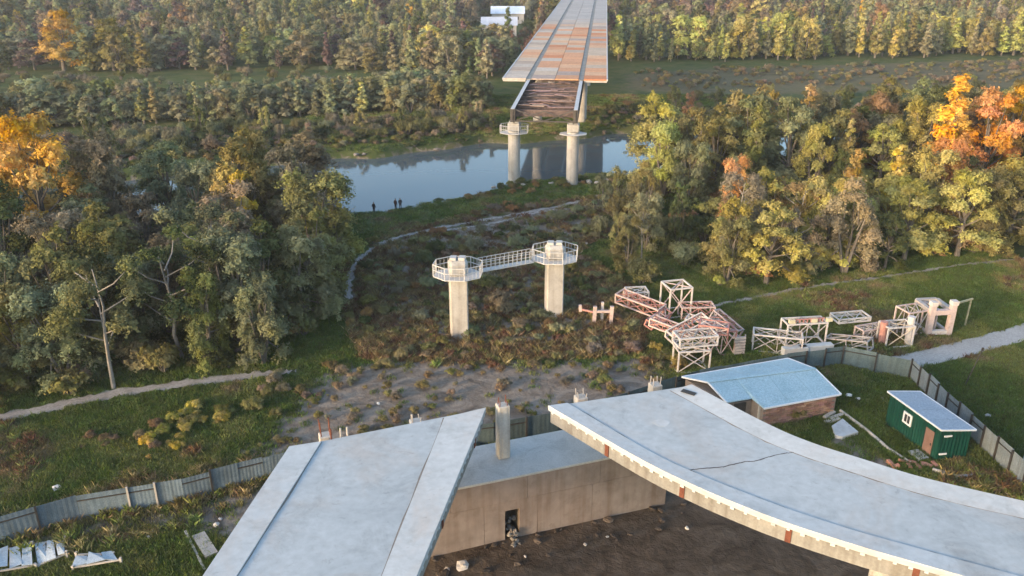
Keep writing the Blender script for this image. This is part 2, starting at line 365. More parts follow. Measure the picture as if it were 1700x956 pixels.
def smooth_line(pts, n):
    """Catmull-Rom through pts"""
    P = [Vector(p[:2]) for p in pts]; P = [2 * P[0] - P[1]] + P + [2 * P[-1] - P[-2]]; out = []
    segs = len(P) - 3
    for k in range(n):
        t = k / (n - 1) * segs; i = min(int(t), segs - 1); t -= i
        a, b, c, d = P[i:i + 4]
        out.append(0.5 * (2 * b + (c - a) * t + (2 * a - 5 * b + 4 * c - d) * t * t + (3 * b - a - 3 * c + d) * t ** 3))
    return out
ROADS = []
def track(name, pts, width, mat, lift, n=110, ragged=0.33):
    cl = smooth_line(pts, n); L_, R_ = [], []
    for i, p in enumerate(cl):
        d = (cl[min(i + 1, n - 1)] - cl[max(i - 1, 0)]).normalized(); q = Vector((-d.y, d.x)); w = width if not callable(width) else width(i / (n - 1))
        L_.append(p + q * (w / 2 + RNG.uniform(-ragged, ragged))); R_.append(p - q * (w / 2 + RNG.uniform(-ragged, ragged)))
    mb = MB(); vs, fs = [], []
    for a, b in zip(L_, R_):
        for t in (0, 0.25, 0.5, 0.75, 1):
            q = a.lerp(b, t); vs.append((q.x, q.y, gz(q.x, q.y) + lift))
    for i in range(n - 1):
        for k in range(4): o = i * 5 + k; fs.append((o, o + 1, o + 6, o + 5))
    mb.add(vs, fs)
    ROADS.append(([tuple(p) for p in cl], width if not callable(width) else max(width(0), width(1))))
    o = single(name, mb, mat, (0, 0, 0), kind='structure'); o.data.shade_smooth(); return o
track('gravel_path', [(-75, 47), (-50, 55.5), (-41, 60), (-35, 63), (-28, 65.4), (-23.4, 66.7), (-19.5, 67.6)], lambda t: 1.5 if t < .8 else 1.5 - 6.5 * (t - .8), M['path'], 0.05)
track('gravel_path', [(20, 81.5), (24, 83.6), (33, 87.4), (41.6, 90.2), (52, 93.8), (62.6, 96.8), (85, 104)], 0.7, M['path'], 0.05)
track('concrete_road', [(33, 68.6), (37.3, 69.8), (44, 72.6), (50.8, 75.8), (62, 82), (80, 92)], 2.6, M['road'], 0.055, ragged=0.08)
track('foot_path', [G(575, 500), G(590, 440), G(640, 402), G(720, 380), G(820, 362), G(930, 342), G(1015, 320)], 0.9, M['path'], 0.05)
track('foot_path', [G(700, 385), G(800, 374), G(900, 352), G(960, 345)], 0.6, M['path'], 0.06)

# ------------------------------------------------------------------ approach ramps
DZ = 8.6
def ramp_common(root, A, B, Ai, Bi, joints, n, facesides, hts):
    """A/B outer edges (near, far), Ai/Bi kerb lines; all polylines with n points"""
    part('deck_slab', MB().strip(A, B, DZ - 0.26, DZ), M['deck'], root)
    for O, I, (hi, ho) in ((A, Ai, hts[0]), (B, Bi, hts[1])):
        mb = MB().strip(I, O, DZ + 0.001, DZ + hi)
        mb.v = [(x, y, DZ + ho if k % 4 == 2 else z) for k, (x, y, z) in enumerate(mb.v)]
        part('kerb', mb, M['kerb'], root)
    def lerp(P, Q, t): return [p.lerp(q, t) for p, q in zip(P, Q)]
    w = (A[n // 2] - B[n // 2]).length
    for t0 in (0.16 / w, 0.30, 0.66, 1 - 0.46 / w):
        a, b = lerp(A, B, t0), lerp(A, B, t0 + 0.30 / w)
        js = [0] + joints + [n - 1] if t0 < 0.1 or t0 > 0.9 else [0, n - 1]
        for j0, j1 in zip(js[:-1], js[1:]):
            part('girder', MB().strip(a[j0:j1 + 1], b[j0:j1 + 1], DZ - 1.18, DZ - 0.262), M['girder'], root)
        if t0 < 0.1 or t0 > 0.9:
            for j in joints:
                o = A if t0 < 0.1 else B
                q = a if t0 < 0.1 else b
                d = (o[j + 1] - o[j - 1]).normalized(); nrm = Vector((-d.y, d.x)); nrm = nrm if nrm.dot(o[j] - q[j]) > 0 else -nrm
                c = q[j] + nrm * 0.01
                part('splice_plate', MB().box((c.x, c.y, DZ - 0.72), (0.3, 0.09, 0.86), math.atan2(d.y, d.x)), M['rust'], root)
    for P, Q in ((Ai, Bi), (Bi, Ai)):
        a_, b_ = [], []
        for i in range(n):
            inn = (Q[i] - P[i]).normalized(); a_.append(P[i] + inn * 0.004); b_.append(P[i] + inn * (0.03 + 0.11 * RNG.random() ** 2))
        part('silt_line', MB().strip(a_, b_, DZ + 0.0012, DZ + 0.007), M['silt'], root)
    part('soffit_plate', MB().strip(lerp(A, B, 0.31), lerp(A, B, 0.65), DZ - 1.24, DZ - 1.185), M['girder'], root)
    for side in facesides:
        P, Q = (A, B) if side == 'A' else (B, A); mb = MB(); acc = 0.4
        for i in range(n - 1):
            d = P[i + 1] - P[i]; L = d.length
            while acc < L:
                p = P[i] + d * (acc / L); inn = (Q[i] - P[i]).normalized()
                c = p + inn * 0.04; s = RNG.uniform(0.7, 1.25)
                mb.box((c.x, c.y, DZ - 0.262 - 0.06 * s), (0.2 * s, 0.10, 0.12 * s), math.atan2(d.y, d.x)); acc += RNG.uniform(0.66, 0.8)
            acc -= L
        part('edge_tabs', mb, M['kerb'], root, kind='stuff')

# curved ramp on the right
near = [(2.3, 46.68), (7.2, 40.85), (9.85, 38.24), (12.0, 36.45), (14.0, 35.0), (16.5, 33.49), (18.7, 32.32), (24, 29.7), (31, 26.8), (40, 23.6)]
nearin = [(3.55, 47.1), (8.05, 41.5), (10.6, 39.1), (12.75, 37.4), (14.7, 36.0), (17.05, 34.55), (19.25, 33.4), (24.5, 30.8), (31.5, 27.9), (40.4, 24.7)]
far = [(11.95, 49.43), (15.6, 44.5), (17.65, 42.38), (19.9, 40.75), (22.2, 39.15), (24.5, 37.95), (27.0, 36.8), (32.3, 34.5), (39, 32), (47, 29.4)]
farin = [(10.45, 48.75), (14.4, 43.4), (16.65, 41.2), (19.0, 39.5), (21.3, 37.9), (23.7, 36.6), (26.2, 35.5), (31.6, 33.2), (38.3, 30.7), (46.5, 28.1)]
N_ = 73
A, Ai, Bi, B = (smooth_line(p, N_) for p in (near, nearin, farin, far))
rr = empty('flyover_ramp', (18, 38, 0), 'curved concrete flyover ramp with scalloped edge sweeping out to the lower right', 'ramp')
def jn(pt): return min(range(2, N_ - 2), key=lambda i: (A[i] - Vector(pt)).length)
ramp_common(rr, A, B, Ai, Bi, [jn((5.35, 43.1)), jn((9.35, 38.7)), jn((14.0, 35.0)), jn((19.0, 32.15)), jn((27, 28.4))], N_, 'AB', ((0.045, 0.09), (0.008, 0.1)))
# crack across the deck, hatch and patch
cr = [G(*p, DZ) for p in ((1118, 788), (1152, 779), (1200, 775), (1238, 766), (1252, 766), (1285, 756), (1330, 748), (1360, 738))]
mb = MB()
for a, b in zip(cr[:-1], cr[1:]):
    for k in range(4):
        p, q = a.lerp(b, k / 4), a.lerp(b, (k + 1) / 4)
        mb.beam(p + Vector((0, RNG.uniform(-.03, .03), 0.006)), q + Vector((0, RNG.uniform(-.03, .03), 0.006)), RNG.uniform(0.035, 0.075), 0.008)
part('crack', mb, M['steeldark'], rr)
h0 = G(1143, 653, DZ)
part('hatch', MB().box((h0.x, h0.y, DZ + 0.086), (0.95, 0.42, 0.03), -0.62), M['post_dark'], rr)
p0 = G(1098, 702, DZ)
part('cement_patch', MB().prism([(p0.x + 0.5 * math.cos(t) * (1 + .15 * math.sin(3 * t)), p0.y + 0.42 * math.sin(t)) for t in np.linspace(0, 6.2, 18)], DZ + 0.001, DZ + 0.006), M['kerb'], rr)

# straight ramp on the left
Ln = 25
def lin(a, b): a, b = Vector(a), Vector(b); return [a.lerp(b, i / (Ln - 1)) for i in range(Ln)]
lA = lin((-1.65, 46.45), (-7.2, 16)); lAi = lin((-4.2, 45.35), (-8.1, 16)); lBi = lin((-11.26, 42.55), (-14.9, 16)); lB = lin((-13.0, 42.0), (-16.3, 16))
lr = empty('flyover_ramp', (-9, 35, 0), 'straight pale concrete flyover ramp running out of the frame at lower left', 'ramp')
ramp_common(lr, lA, lB, lAi, lBi, [2, 8, 13, 19], Ln, 'A', ((0.01, 0.08), (0.085, 0.1)))
# columns that carry the ramps, under the decks
for (x, y, lab) in ((20.5, 37.2, 'round concrete column under the middle of the curved ramp'), (36, 29.6, 'round concrete column under the outer end of the curved ramp'), (-10.3, 31.5, 'round concrete column under the straight left ramp')):
    t = empty('ramp_column', (x, y, 0), lab, 'column')
    part('shaft', MB().tube([(x, y, -0.5), (x, y, DZ - 1.9)], 0.65, 16), M['pier'], t, smooth=False)
    part('crossbeam', MB().box((x, y, DZ - 1.58), (5.2, 1.1, 0.66), 1.2 if x > 0 else 0.1), M['pier'], t, bevel=0.05)

# ------------------------------------------------------------------ abutment with columns
WA, WB = Vector((-13.4, 39.85)), Vector((10.55, 48.1))
wd = (WB - WA).normalized(); wn_ = Vector((wd.y, -wd.x))       # wn_ points to the camera side
wl = (WB - WA).length; wz = math.atan2(wd.y, wd.x); WT = 4.75; DEPTH = 3.9
ab = empty('abutment', (*WA.lerp(WB, 0.5), 0), 'long brownish concrete abutment wall with a dark doorway between the two ramps', 'abutment')
def wp(s, o): p = WA + wd * s + wn_ * o; return p
s_open = (Vector(G(853, 900)[:2]) - WA).dot(wd); ow = 0.98
def wbox(mb, s0, s1, o0, o1, z0, z1):
    return mb.prism([tuple(wp(s0, o0)), tuple(wp(s1, o0)), tuple(wp(s1, o1)), tuple(wp(s0, o1))], z0, z1)
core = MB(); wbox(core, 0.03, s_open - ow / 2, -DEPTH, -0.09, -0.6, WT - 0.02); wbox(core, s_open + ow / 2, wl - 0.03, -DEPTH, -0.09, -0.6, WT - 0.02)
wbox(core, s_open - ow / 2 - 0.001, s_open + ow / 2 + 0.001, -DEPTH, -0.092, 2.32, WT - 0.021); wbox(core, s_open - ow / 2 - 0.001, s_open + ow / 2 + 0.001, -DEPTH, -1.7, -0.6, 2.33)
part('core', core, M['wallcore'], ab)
lower = [0.0, 4.2, 8.3, 12.3, s_open - ow / 2]
for a, b in zip(lower[:-1], lower[1:]): part('wall_panel', wbox(MB(), a + 0.012, b - (0.012 if b < s_open - 1 else 0), -0.1, RNG.uniform(-0.004, 0.006), -0.5, 3.0), M['wall'], ab)
lower = [s_open + ow / 2, s_open + 1.75, s_open + 5.6, wl]
for a, b in zip(lower[:-1], lower[1:]): part('wall_panel', wbox(MB(), a + (0.012 if a > s_open + 1 else 0), b - 0.012, -0.1, RNG.uniform(-0.004, 0.006), -0.5, 3.0), M['wall'], ab)
part('lintel', wbox(MB(), s_open - ow / 2, s_open + ow / 2, -0.1, -0.002, 2.32, 3.0), M['wall'], ab)
up = np.linspace(0, wl, 6)
for a, b in zip(up[:-1], up[1:]): part('wall_panel', wbox(MB(), a + 0.012, b - 0.012, -0.1, 0.045 + RNG.uniform(-0.004, 0.006), 3.05, WT - 0.022), M['wall'], ab)
part('cap_slab', wbox(MB(), -0.05, wl + 0.02, -DEPTH - 0.1, 0.1, WT - 0.02, WT + 0.14), M['slab'], ab, bevel=0.02)
SLT = WT + 0.14
# columns on the cap: full one in the gap, the others just topping the deck ends
colpts = [(835, 757, SLT, 8.75, 'tall grooved concrete column standing in the gap between the two ramps'),
          (538, None, 0, 8.1, 'column top with brown rebar peeking over the left end of the straight ramp'),
          (690, None, 0, 7.95, 'column top peeking over the middle of the straight ramp end'),
          (966, None, 0, 7.6, 'column top peeking over the left end of the curved ramp'),
          (1090, None, 0, 7.55, 'column top peeking over the right end of the curved ramp')]
c0 = G(835, 757, SLT)
for px, py, _, top, lab in colpts:
    if py: c = Vector(c0[:2])
    else:
        u = (px - 850) / FPX
        # on the line of the row, parallel to the wall and just behind the deck ends
        o = Vector(c0[:2]) + wn_ * (-1.2)
        best = min(np.linspace(-16, 16, 600), key=lambda s: abs(((o + wd * s).x) / ((o + wd * s).y * math.cos(PITCH) + (CAMH - 8.8) * math.sin(PITCH)) - u))
        c = o + wd * best
    t = empty('bridge_column', (c.x, c.y, SLT), lab, 'column', 'columns along the abutment cap')
    z0 = SLT
    mb = MB().box((c.x, c.y, (z0 + top) / 2), (0.78, 0.72, top - z0), wz)
    part('shaft', mb, M['pier'], t, bevel=0.05)
    part('groove_rib', MB().box((*(c + wn_ * 0.36), (z0 + top) / 2), (0.3, 0.06, top - z0 - 0.1), wz), M['pier'], t)
    if not py or True:
        for i in range(4):
            q = c + wd * (0.26 * (1 if i % 2 else -1)) + wn_ * (0.2 * (1 if i > 1 else -1)); hh = RNG.uniform(0.25, 0.6) if px != 538 else 1.0
            part('rebar', MB().tube([(q.x, q.y, top - 0.1), (q.x + RNG.uniform(-.08, .08), q.y, top + hh)], 0.035, 6), M['rust'] if px in (538, 835) else M['post_pale'], t)
# rubble in the doorway and rusty starter bars by the ramp end
for k, (px, py) in enumerate(((546, 738), (562, 733), (573, 731))):
    q = G(px, py, DZ)
    single('starter_bar', MB().tube([(q.x, q.y + 0.6, SLT), (q.x + 0.03, q.y + 0.6, DZ + 0.55 + 0.15 * (k == 0))], 0.06, 6), M['rust'] if k == 0 else M['post_pale'], (q.x, q.y + 0.6, SLT),
           ('brown starter bar beside the leftmost column top', 'left one of two pale starter bars behind the straight ramp end', 'right one of two pale starter bars behind the straight ramp end')[k], 'bar')

def rock_mesh(seed, name='stone'):
    r = random.Random(seed); import bmesh
    bm = bmesh.new(); bmesh.ops.create_icosphere(bm, subdivisions=2, radius=1)
    off = Vector((r.uniform(0, 50), r.uniform(0, 50), 0))
    for v in bm.verts:
        v.co *= 0.75 + 0.5 * noise.noise(v.co * 1.1 + off) + 0.15 * noise.noise(v.co * 3 + off)
        v.co.z *= 0.65
    me = bpy.data.meshes.new(name); bm.to_mesh(me); bm.free(); me.materials.append(M['stone']); return me
ROCKS = [rock_mesh(i) for i in range(5)]

# ------------------------------------------------------------------ bridge over the river
BD = Vector((math.sin(math.radians(5.9)), math.cos(math.radians(5.9)))); BN = Vector((BD.y, -BD.x))   # along, to the right
BO = Vector((5.06, 131.1))                                                                         # axis point at the river piers
def bp(s, o, z=None): p = BO + BD * s + BN * o; return Vector((p.x, p.y, z)) if z is not None else p
brot = math.atan2(BN.y, BN.x)
def octagon_platform(root, c, z, r, w, rot, rail=True, posts=True):
    ring = [Vector((c.x + r * 1.25 * math.cos(a + rot), c.y + r * 0.95 * math.sin(a + rot), 0)) for a in (math.pi / 8 + k * math.pi / 4 for k in range(8))]
    part('platform_floor', MB().prism([tuple(p[:2]) for p in ring], z - 0.09, z), M['rail'], root)
    if not rail: return
    for p in ring:
        part('railing_post', MB().box((p.x, p.y, z + 0.6), (0.07, 0.07, 1.2), rot), M['rail'], root)
    for hz in (1.18, 0.62):
        mb = MB()
        for a, b in zip(ring, ring[1:] + ring[:1]): mb.beam((a.x, a.y, z + hz), (b.x, b.y, z + hz), 0.06)
        part('handrail', mb, M['rail'], root)
    mb = MB()
    for a, b in zip(ring, ring[1:] + ring[:1]):
        for k in range(1, 4): p = a.lerp(b, k / 4); mb.beam((p.x, p.y, z), (p.x, p.y, z + 1.17), 0.03)
    part('balusters', mb, M['rail'], root, kind='stuff')
def pier(c, top, label, group, r=0.95, square=False, platform=True, base=-0.8, plat_r=1.95, rail=True):
    t = empty('bridge_pier', (c.x, c.y, gz(c.x, c.y)), label, 'pier', group)
    if square:
        mb = MB().box((c.x, c.y, (base + top - 1.5) / 2), (1.75, 1.5, top - 1.5 - base), brot + 0.25)
        part('shaft', mb, M['pier'], t, bevel=0.12)
        part('pier_head', MB().box((c.x, c.y, top - 0.77), (1.85, 1.7, 1.44), brot + 0.25), M['pier'], t, bevel=0.3)
    else:
        part('shaft', MB().tube([(c.x, c.y, base), (c.x, c.y, top - 1.25)], r, 20), M['pier'], t)
        part('pier_head', MB().box((c.x, c.y, top - 0.62), (1.9, 1.75, 1.2), brot), M['pier'], t, bevel=0.12)
    for s in (-1, 1): part('bearing', MB().box((c.x + 0.42 * s, c.y, top + 0.1), (0.6, 0.8, 0.26), brot), M['slab'], t)
    if platform: octagon_platform(t, c, top - 1.55, plat_r, 0, brot, rail)
    return t
np1, np2 = Vector(G(763, 556)[:2]), Vector(G(919, 522)[:2])
pier(np1, 8.0, 'left square pier with a railed work platform, standing alone in the scrub', 'free-standing piers before the river', square=True)
pier(np2, 7.8, 'right square pier with a railed work platform, standing alone in the scrub', 'free-standing piers before the river', square=True)
gw = empty('gangway', (*np1.lerp(np2, 0.5), 6.3), 'narrow railed gangway joining the two square piers', 'gangway')
d_ = (np2 - np1).normalized(); q_ = Vector((-d_.y, d_.x))
ga, gb = np1 + d_ * 2.45 + q_ * 0.3, np2 - d_ * 2.45 + q_ * 0.3
part('walkway', MB().strip([ga + q_ * 0.4, gb + q_ * 0.4], [ga - q_ * 0.4, gb - q_ * 0.4], 6.2, 6.3), M['rail'], gw)
for s in (-1, 1):
    for hz in (0.6, 1.15): part('handrail', MB().beam((*(ga + q_ * 0.4 * s), 6.3 + hz), (*(gb + q_ * 0.4 * s), 6.3 + hz), 0.05), M['rail'], gw)
    nn = 12
    for k in range(nn + 1):
        p = ga.lerp(gb, k / nn) + q_ * 0.4 * s; part('railing_post', MB().box((p.x, p.y, 6.3 + 0.57), (0.05, 0.05, 1.15)), M['rail'], gw)
GT = 12.15     # top of the river girders
rp1, rp2 = bp(0, -4.75), bp(0, 4.5)
pier(rp1, 9.75, 'left round river pier with a ring platform under the broken bridge end', 'river piers under the broken bridge end', base=-3.4, plat_r=1.85)
pier(rp2, 9.75, 'right round river pier with a ring platform under the broken bridge end', 'river piers under the broken bridge end', base=-3.4, rail=False, plat_r=1.8)
pier(bp(50, -4.75), 9.75, 'left round pier on the far bank under the bridge deck', 'far bank piers', platform=False)
pier(bp(50, 4.75), 9.75, 'right round pier on the far bank under the bridge deck', 'far bank piers', platform=False)
for s, l in ((100, 'second'), (150, 'third'), (200, 'fourth'), (250, 'fifth')):
    for o, w in ((-4.75, 'left'), (4.75, 'right')): pier(bp(s, o), 9.75, f'{w} pier of the {l} pair beyond the river under the long deck', 'deck piers beyond the river', platform=False)

br = empty('river_bridge', (*BO, 0), 'unfinished river bridge with a patchwork slab deck and bare girders at its broken end', 'bridge')
S0, S1 = 27.5, 330.0
for o in (-4.85, 4.85):
    g = part('girder', MB().strip([bp(-1.6, o - 0.06), bp(S1, o - 0.06)], [bp(-1.6, o + 0.06), bp(S1, o + 0.06)], GT - 2.0, GT - 0.05), M['steeldark'], br)
    part('top_flange', MB().strip([bp(-1.7, o - 0.3), bp(S0 + 0.5, o - 0.3)], [bp(-1.7, o + 0.3), bp(S0 + 0.5, o + 0.3)], GT - 0.05, GT), M['steelwhite'], g)
    part('bottom_flange', MB().strip([bp(-1.7, o - 0.35), bp(S1, o - 0.35)], [bp(-1.7, o + 0.35), bp(S1, o + 0.35)], GT - 2.06, GT - 2.0), M['steeldark'], g)
    for k in range(10): 
        c = bp(0.5 + k * 3, o); part('stiffener', MB().box((c.x, c.y, GT - 1.03), (0.5, 0.05, 1.9), brot), M['steeldark'], g)
for k in range(8):
    a, b = bp(k * 3.9, -4.75, GT - 0.9), bp(k * 3.9, 4.75, GT - 0.9)
    part('cross_beam', MB().beam(a, b, 0.25, 1.0), M['timber'], br)
    if k < 7:
        for s in (-1, 1): part('wind_brace', MB().beam(bp(k * 3.9, 4.6 * s, GT - 1.5), bp(k * 3.9 + 3.9, -4.6 * s, GT - 1.5), 0.14), M['timber'], br)
for s_ in (-1, 1):
    part('end_brace', MB().beam(bp(-1.2, 4.6 * s_, GT - 0.15), bp(-1.2, 0, GT - 1.9), 0.16), M['steeldark'], br); part('end_brace', MB().beam(bp(-1.2, 4.6 * s_, GT - 1.9), bp(-1.2, 0, GT - 0.4), 0.14), M['steeldark'], br)
    part('end_post', MB().box((*bp(-1.2, 4.85 * s_), GT - 1.05), (0.75, 0.5, 1.95), brot), M['steeldark'], br)
part('end_chord', MB().beam(bp(-1.2, -4.6, GT - 1.95), bp(-1.2, 4.6, GT - 1.95), 0.2), M['steeldark'], br)
# loose boards left lying on the cross beams
board_meshes = [MB().box((0, 0, 0), (1, w, 0.06)).mesh('board', M['timber']) for w in (0.25, 0.35, 0.5, 0.7)]
for k in range(80):
    s = RNG.uniform(0.3, S0 + 1.5); o = RNG.uniform(-3.6, 3.6); L2 = RNG.uniform(0.9, 2.2); a = RNG.gauss(0, 0.05) if RNG.random() < .6 else RNG.gauss(0, 0.7)
    if s < 7 and RNG.random() < 0.55: continue
    c = bp(s, o); f = RNG.choice((.5, .8, 1.2, 1.8, 2.6))
    p = link_mesh('board', board_meshes[k % 4], br, scale=(L2 * 2, 1, 1))
    o1 = max(-4.6 + L2, min(4.6 - L2, o)); c = bp(s, o1)
    p.location = (c.x - br.location.x, c.y - br.location.y, GT - 0.36 + k * 0.0021); p.rotation_euler[2] = brot + a
    p.color = (f, f * RNG.uniform(0.85, 1.0), f * RNG.uniform(0.75, 1.0), 1)
# patchwork deck: four strips of precast slabs and two cast strips over the girders
SH = 0.24
strips = [(-9.6, -5.35), (-4.35, -0.04), (0.04, 4.35), (5.35, 9.6)]
pal = [(0.50, 0.43, 0.35), (0.56, 0.32, 0.19), (0.52, 0.23, 0.11), (0.50, 0.47, 0.43), (0.42, 0.36, 0.31), (0.60, 0.40, 0.26), (0.36, 0.31, 0.29)]
SL = 5.0
ns = 46
for si, (o0, o1) in enumerate(strips):
    for k in range(ns):
        a = S0 + k * SL
        q = [bp(a + 0.04, o0), bp(a + SL - 0.04, o0), bp(a + SL - 0.04, o1), bp(a + 0.04, o1)]
        p = part('deck_slab', MB().prism([tuple(v) for v in q], GT + 0.02 + RNG.uniform(-0.006, 0.006), GT + SH + RNG.uniform(-0.012, 0.012)), M['farslab'], br)
        warm = (0.45, 0.75, 0.55, 0.9)[si] * max(0.0, 1.1 - (k - 9) ** 2 / 190)
        c = RNG.choices(pal, [2.5, 1.5 + 4 * warm, 3.0 * warm, 2.2, 1.5, 1 + 2 * warm, 0.6])[0]
        g_ = (0.40, 0.385, 0.37); mixf = min(1, max(0, (k - 20) / 6)); f = RNG.uniform(0.92, 1.06)
        c = tuple(q * w_ for q, w_ in zip(c, (1.06, .98, .9)))
        p.color = tuple((c[i] * (1 - mixf) + g_[i] * mixf) * f for i in range(3)) + (1,)
LT = ns * SL
for o0, o1 in ((-5.35, -4.35), (4.35, 5.35)):
    part('cast_strip', MB().strip([bp(S0, o0 + 0.05), bp(S0 + LT, o0 + 0.05)], [bp(S0, o1 - 0.05), bp(S0 + LT, o1 - 0.05)], GT + 0.02, GT + SH - 0.1), M['girder'], br)
for o in (-9.62, 9.62):
    part('edge_beam', MB().strip([bp(S0, o - 0.12), bp(S0 + LT, o - 0.12)], [bp(S0, o + 0.12), bp(S0 + LT, o + 0.12)], GT - 0.05, GT + SH + 0.05), M['steelwhite'], br)
for o in (-9.6, 5.4):
    c0_, c1_ = bp(S0 - 0.2, o, GT - 0.12), bp(S0 - 0.2, o + 4.2, GT - 0.12)
    part('edge_form', MB().beam(c0_, c1_, 0.16, 0.3), M['post_pale'], br)
for k in range(26):
    c = bp(S0 + 42 + k * 2.6, -9.75); part('starter_bar', MB().beam((c.x, c.y, GT), (c.x - 0.35 + RNG.uniform(-.3, .3), c.y, GT + RNG.uniform(0.8, 1.5)), 0.09), M['rust'], br)

# ------------------------------------------------------------------ sheet metal fences
def fence(pts, h, label, plen, posts, color, cvar=0.12, step=0.0, name='metal_fence'):
    L0 = Vector(pts[0][:2]); t = empty(name, (L0.x, L0.y, 0), label, 'fence'); k = 0
    for a, b in zip(pts[:-1], pts[1:]):
        a, b = Vector(a), Vector(b); n = max(1, round((b - a).length / plen)); d = (b - a).normalized(); nm = Vector((-d.y, d.x))
        for i in range(n):
            p, q = a.lerp(b, i / n), a.lerp(b, (i + 1) / n); z = gz(p.x, p.y); hh = h * RNG.uniform(0.95, 1.04) + step * ((k % 3) - 1)
            nr = 14; vs, fs = [], []; lean = RNG.uniform(-0.05, 0.05)
            for j in range(nr + 1):
                c = p.lerp(q, (j + (0.06 if j == 0 else -0.06 if j == nr else 0)) / nr); off = 0.006 * (1 if j % 2 else -1)
                for th in (0, 0.012):
                    vs += [(c.x + nm.x * (off + th), c.y + nm.y * (off + th), z - 0.05 + RNG.uniform(0, 0.0)), (c.x + nm.x * (off + th + lean), c.y + nm.y * (off + th + lean), z + hh)]
            for j in range(nr):
                o, r = 4 * j, 4 * j + 4
                fs += [(o, r, r + 1, o + 1), (o + 3, r + 3, r + 2, o + 2), (o + 1, r + 1, r + 3, o + 3), (o + 2, r + 2, r, o)]
            fs += [(0, 1, 3, 2), (4 * nr, 4 * nr + 2, 4 * nr + 3, 4 * nr + 1)]
            s = part('fence_sheet', MB().add(vs, fs), M['fence'], t); f = RNG.uniform(1 - cvar, 1 + cvar)
            s.color = (color[0] * f, color[1] * f, color[2] * f, 1)
            side = -nm * 0.11
            if posts(k): part('fence_post', MB().box((p.x + side.x, p.y + side.y, z + hh * 0.5), (0.12, 0.12, hh + 0.2), math.atan2(d.y, d.x)), M['post_dark'] if posts(k) == 1 else M['post_pale'], t)
            if i % 2 == 0:
                part('fence_rail', MB().beam((p.x + side.x * .6, p.y + side.y * .6, z + hh * 0.8), (q.x + side.x * .6, q.y + side.y * .6, z + hh * 0.8), 0.05, 0.08), M['post_dark'], t)
            k += 1
    return t
fence([(-46, 37.5), (-33, 43.9), (-28.9, 46.4), (-25.9, 47.3), (-22.6, 48.3), (-19.3, 50), (-16.2, 51.5)], 2.05, 'weathered blue-grey sheet fence running along the grass at lower left', 2.15,
      lambda k: 1 if k in (0, 3, 8, 13) else (2 if k in (10, 11) else 0), (0.88, 1.08, 1.24))
fence([(-16.1, 51.6), (-9, 53.8), (-1.4, 55.6), (3.6, 57.2), (9.5, 60.4), (16, 64.2)], 1.9, 'dark teal sheet fence behind the ramp ends', 2.3, lambda k: k % 2, (0.55, 0.72, 0.72))
fence([(16.1, 64.3), (24.6, 67.4), (30.2, 68.8), (35.2, 66.3)], 1.9, 'grey-green sheet fence behind the blue-roofed building', 2.3, lambda k: 1 if k > 4 else 0, (0.8, 1.0, 0.98))
fence([(35.35, 66.2), (35.5, 60), (36.3, 50), (37.4, 41)], 2.05, 'pale grey stepped sheet fence beside the green cabin', 1.75, lambda k: 1, (1.3, 1.42, 1.48), step=0.12)

# ------------------------------------------------------------------ blue-roofed brick building
bb = empty('brick_building', (20, 60, 0), 'low brick building with a pale blue two-slope metal roof behind the curved ramp', 'building')
e1, e2, e3, e4 = Vector((13.9, 61.0)), Vector((23.6, 64.3)), Vector((26.0, 58.4)), Vector((19.3, 56.2))
n1, n2 = Vector((18.7, 57.5)), Vector((16.6, 56.85))
r1, r2 = Vector((15.6, 59.2)), Vector((24.9, 61.5))
e1, e2, e3, e4, n1, n2, r1, r2 = (p * 1.03 for p in (e1, e2, e3, e4, n1, n2, r1, r2))
def roofsheet(name, poly, zs, th=0.08, m='blueroof'):
    vs = [(p.x, p.y, z) for p, z in zip(poly, zs)] + [(p.x, p.y, z + th) for p, z in zip(poly, zs)]; n = len(poly)
    return part(name, MB().add(vs, [tuple(range(n)), tuple(range(n, 2 * n))] + [(i, (i + 1) % n, n + (i + 1) % n, n + i) for i in range(n)]), M[m], bb)
RZ, EZ = 2.45, 1.95
def cut(P, Q, k0, k1): return P.lerp(Q, k0), P.lerp(Q, k1)
nr = 5
for k in range(nr):
    a, b = cut(r1, r2, k / nr + 0.002, (k + 1) / nr - 0.002); c, d = cut(e1, e2, k / nr + 0.002, (k + 1) / nr - 0.002)
    roofsheet('roof_sheet', [a, b, d, c], [RZ, RZ, EZ, EZ])
e4b = Vector((16.6, 56.85))
fr = [(r1, n2, 1.95), (r1.lerp(r2, 0.26), n1, 1.95), (r1.lerp(r2, 0.33), e4, 1.8), (r1.lerp(r2, 0.55), e4.lerp(e3, 0.33), 1.8), (r1.lerp(r2, 0.78), e4.lerp(e3, 0.67), 1.8), (r2, e3, 1.8)]
for (a, c, zc), (b, d, zd) in zip(fr[:-1], fr[1:]): roofsheet('roof_sheet', [a + (b - a) * .004, b - (b - a) * .004, d - (d - c) * .004, c + (c - d) * -.004], [RZ, RZ, zd, zc])
part('ridge_cap', MB().beam((*r1, RZ + 0.11), (*r2, RZ + 0.11), 0.3, 0.05), M['blueroof'], bb)
for a, b, z0, z1 in ((e1, e2, EZ, EZ), (e2, r2, EZ, RZ), (r2, e3, RZ, 1.8), (e4, e3, 1.8, 1.8), (e1, r1, EZ, RZ), (r1, n2, RZ, 1.95)):
    part('roof_edge_trim', MB().beam((*a, z0 + 0.04), (*b, z1 + 0.04), 0.12, 0.12), M['trimwhite'], bb)
cen = Vector((20.6, 62.1)); foot = [p.lerp(cen, 0.05) for p in (e1, e2, e3, e4, n1, n2)]
part('wall_core', MB().prism([tuple(p) for p in foot], -0.3, 1.78), M['mortar'], bb)
bm_ = MB().box((0, 0, 0), (0.47, 0.09, 0.17)).mesh('brick', M['brick'])
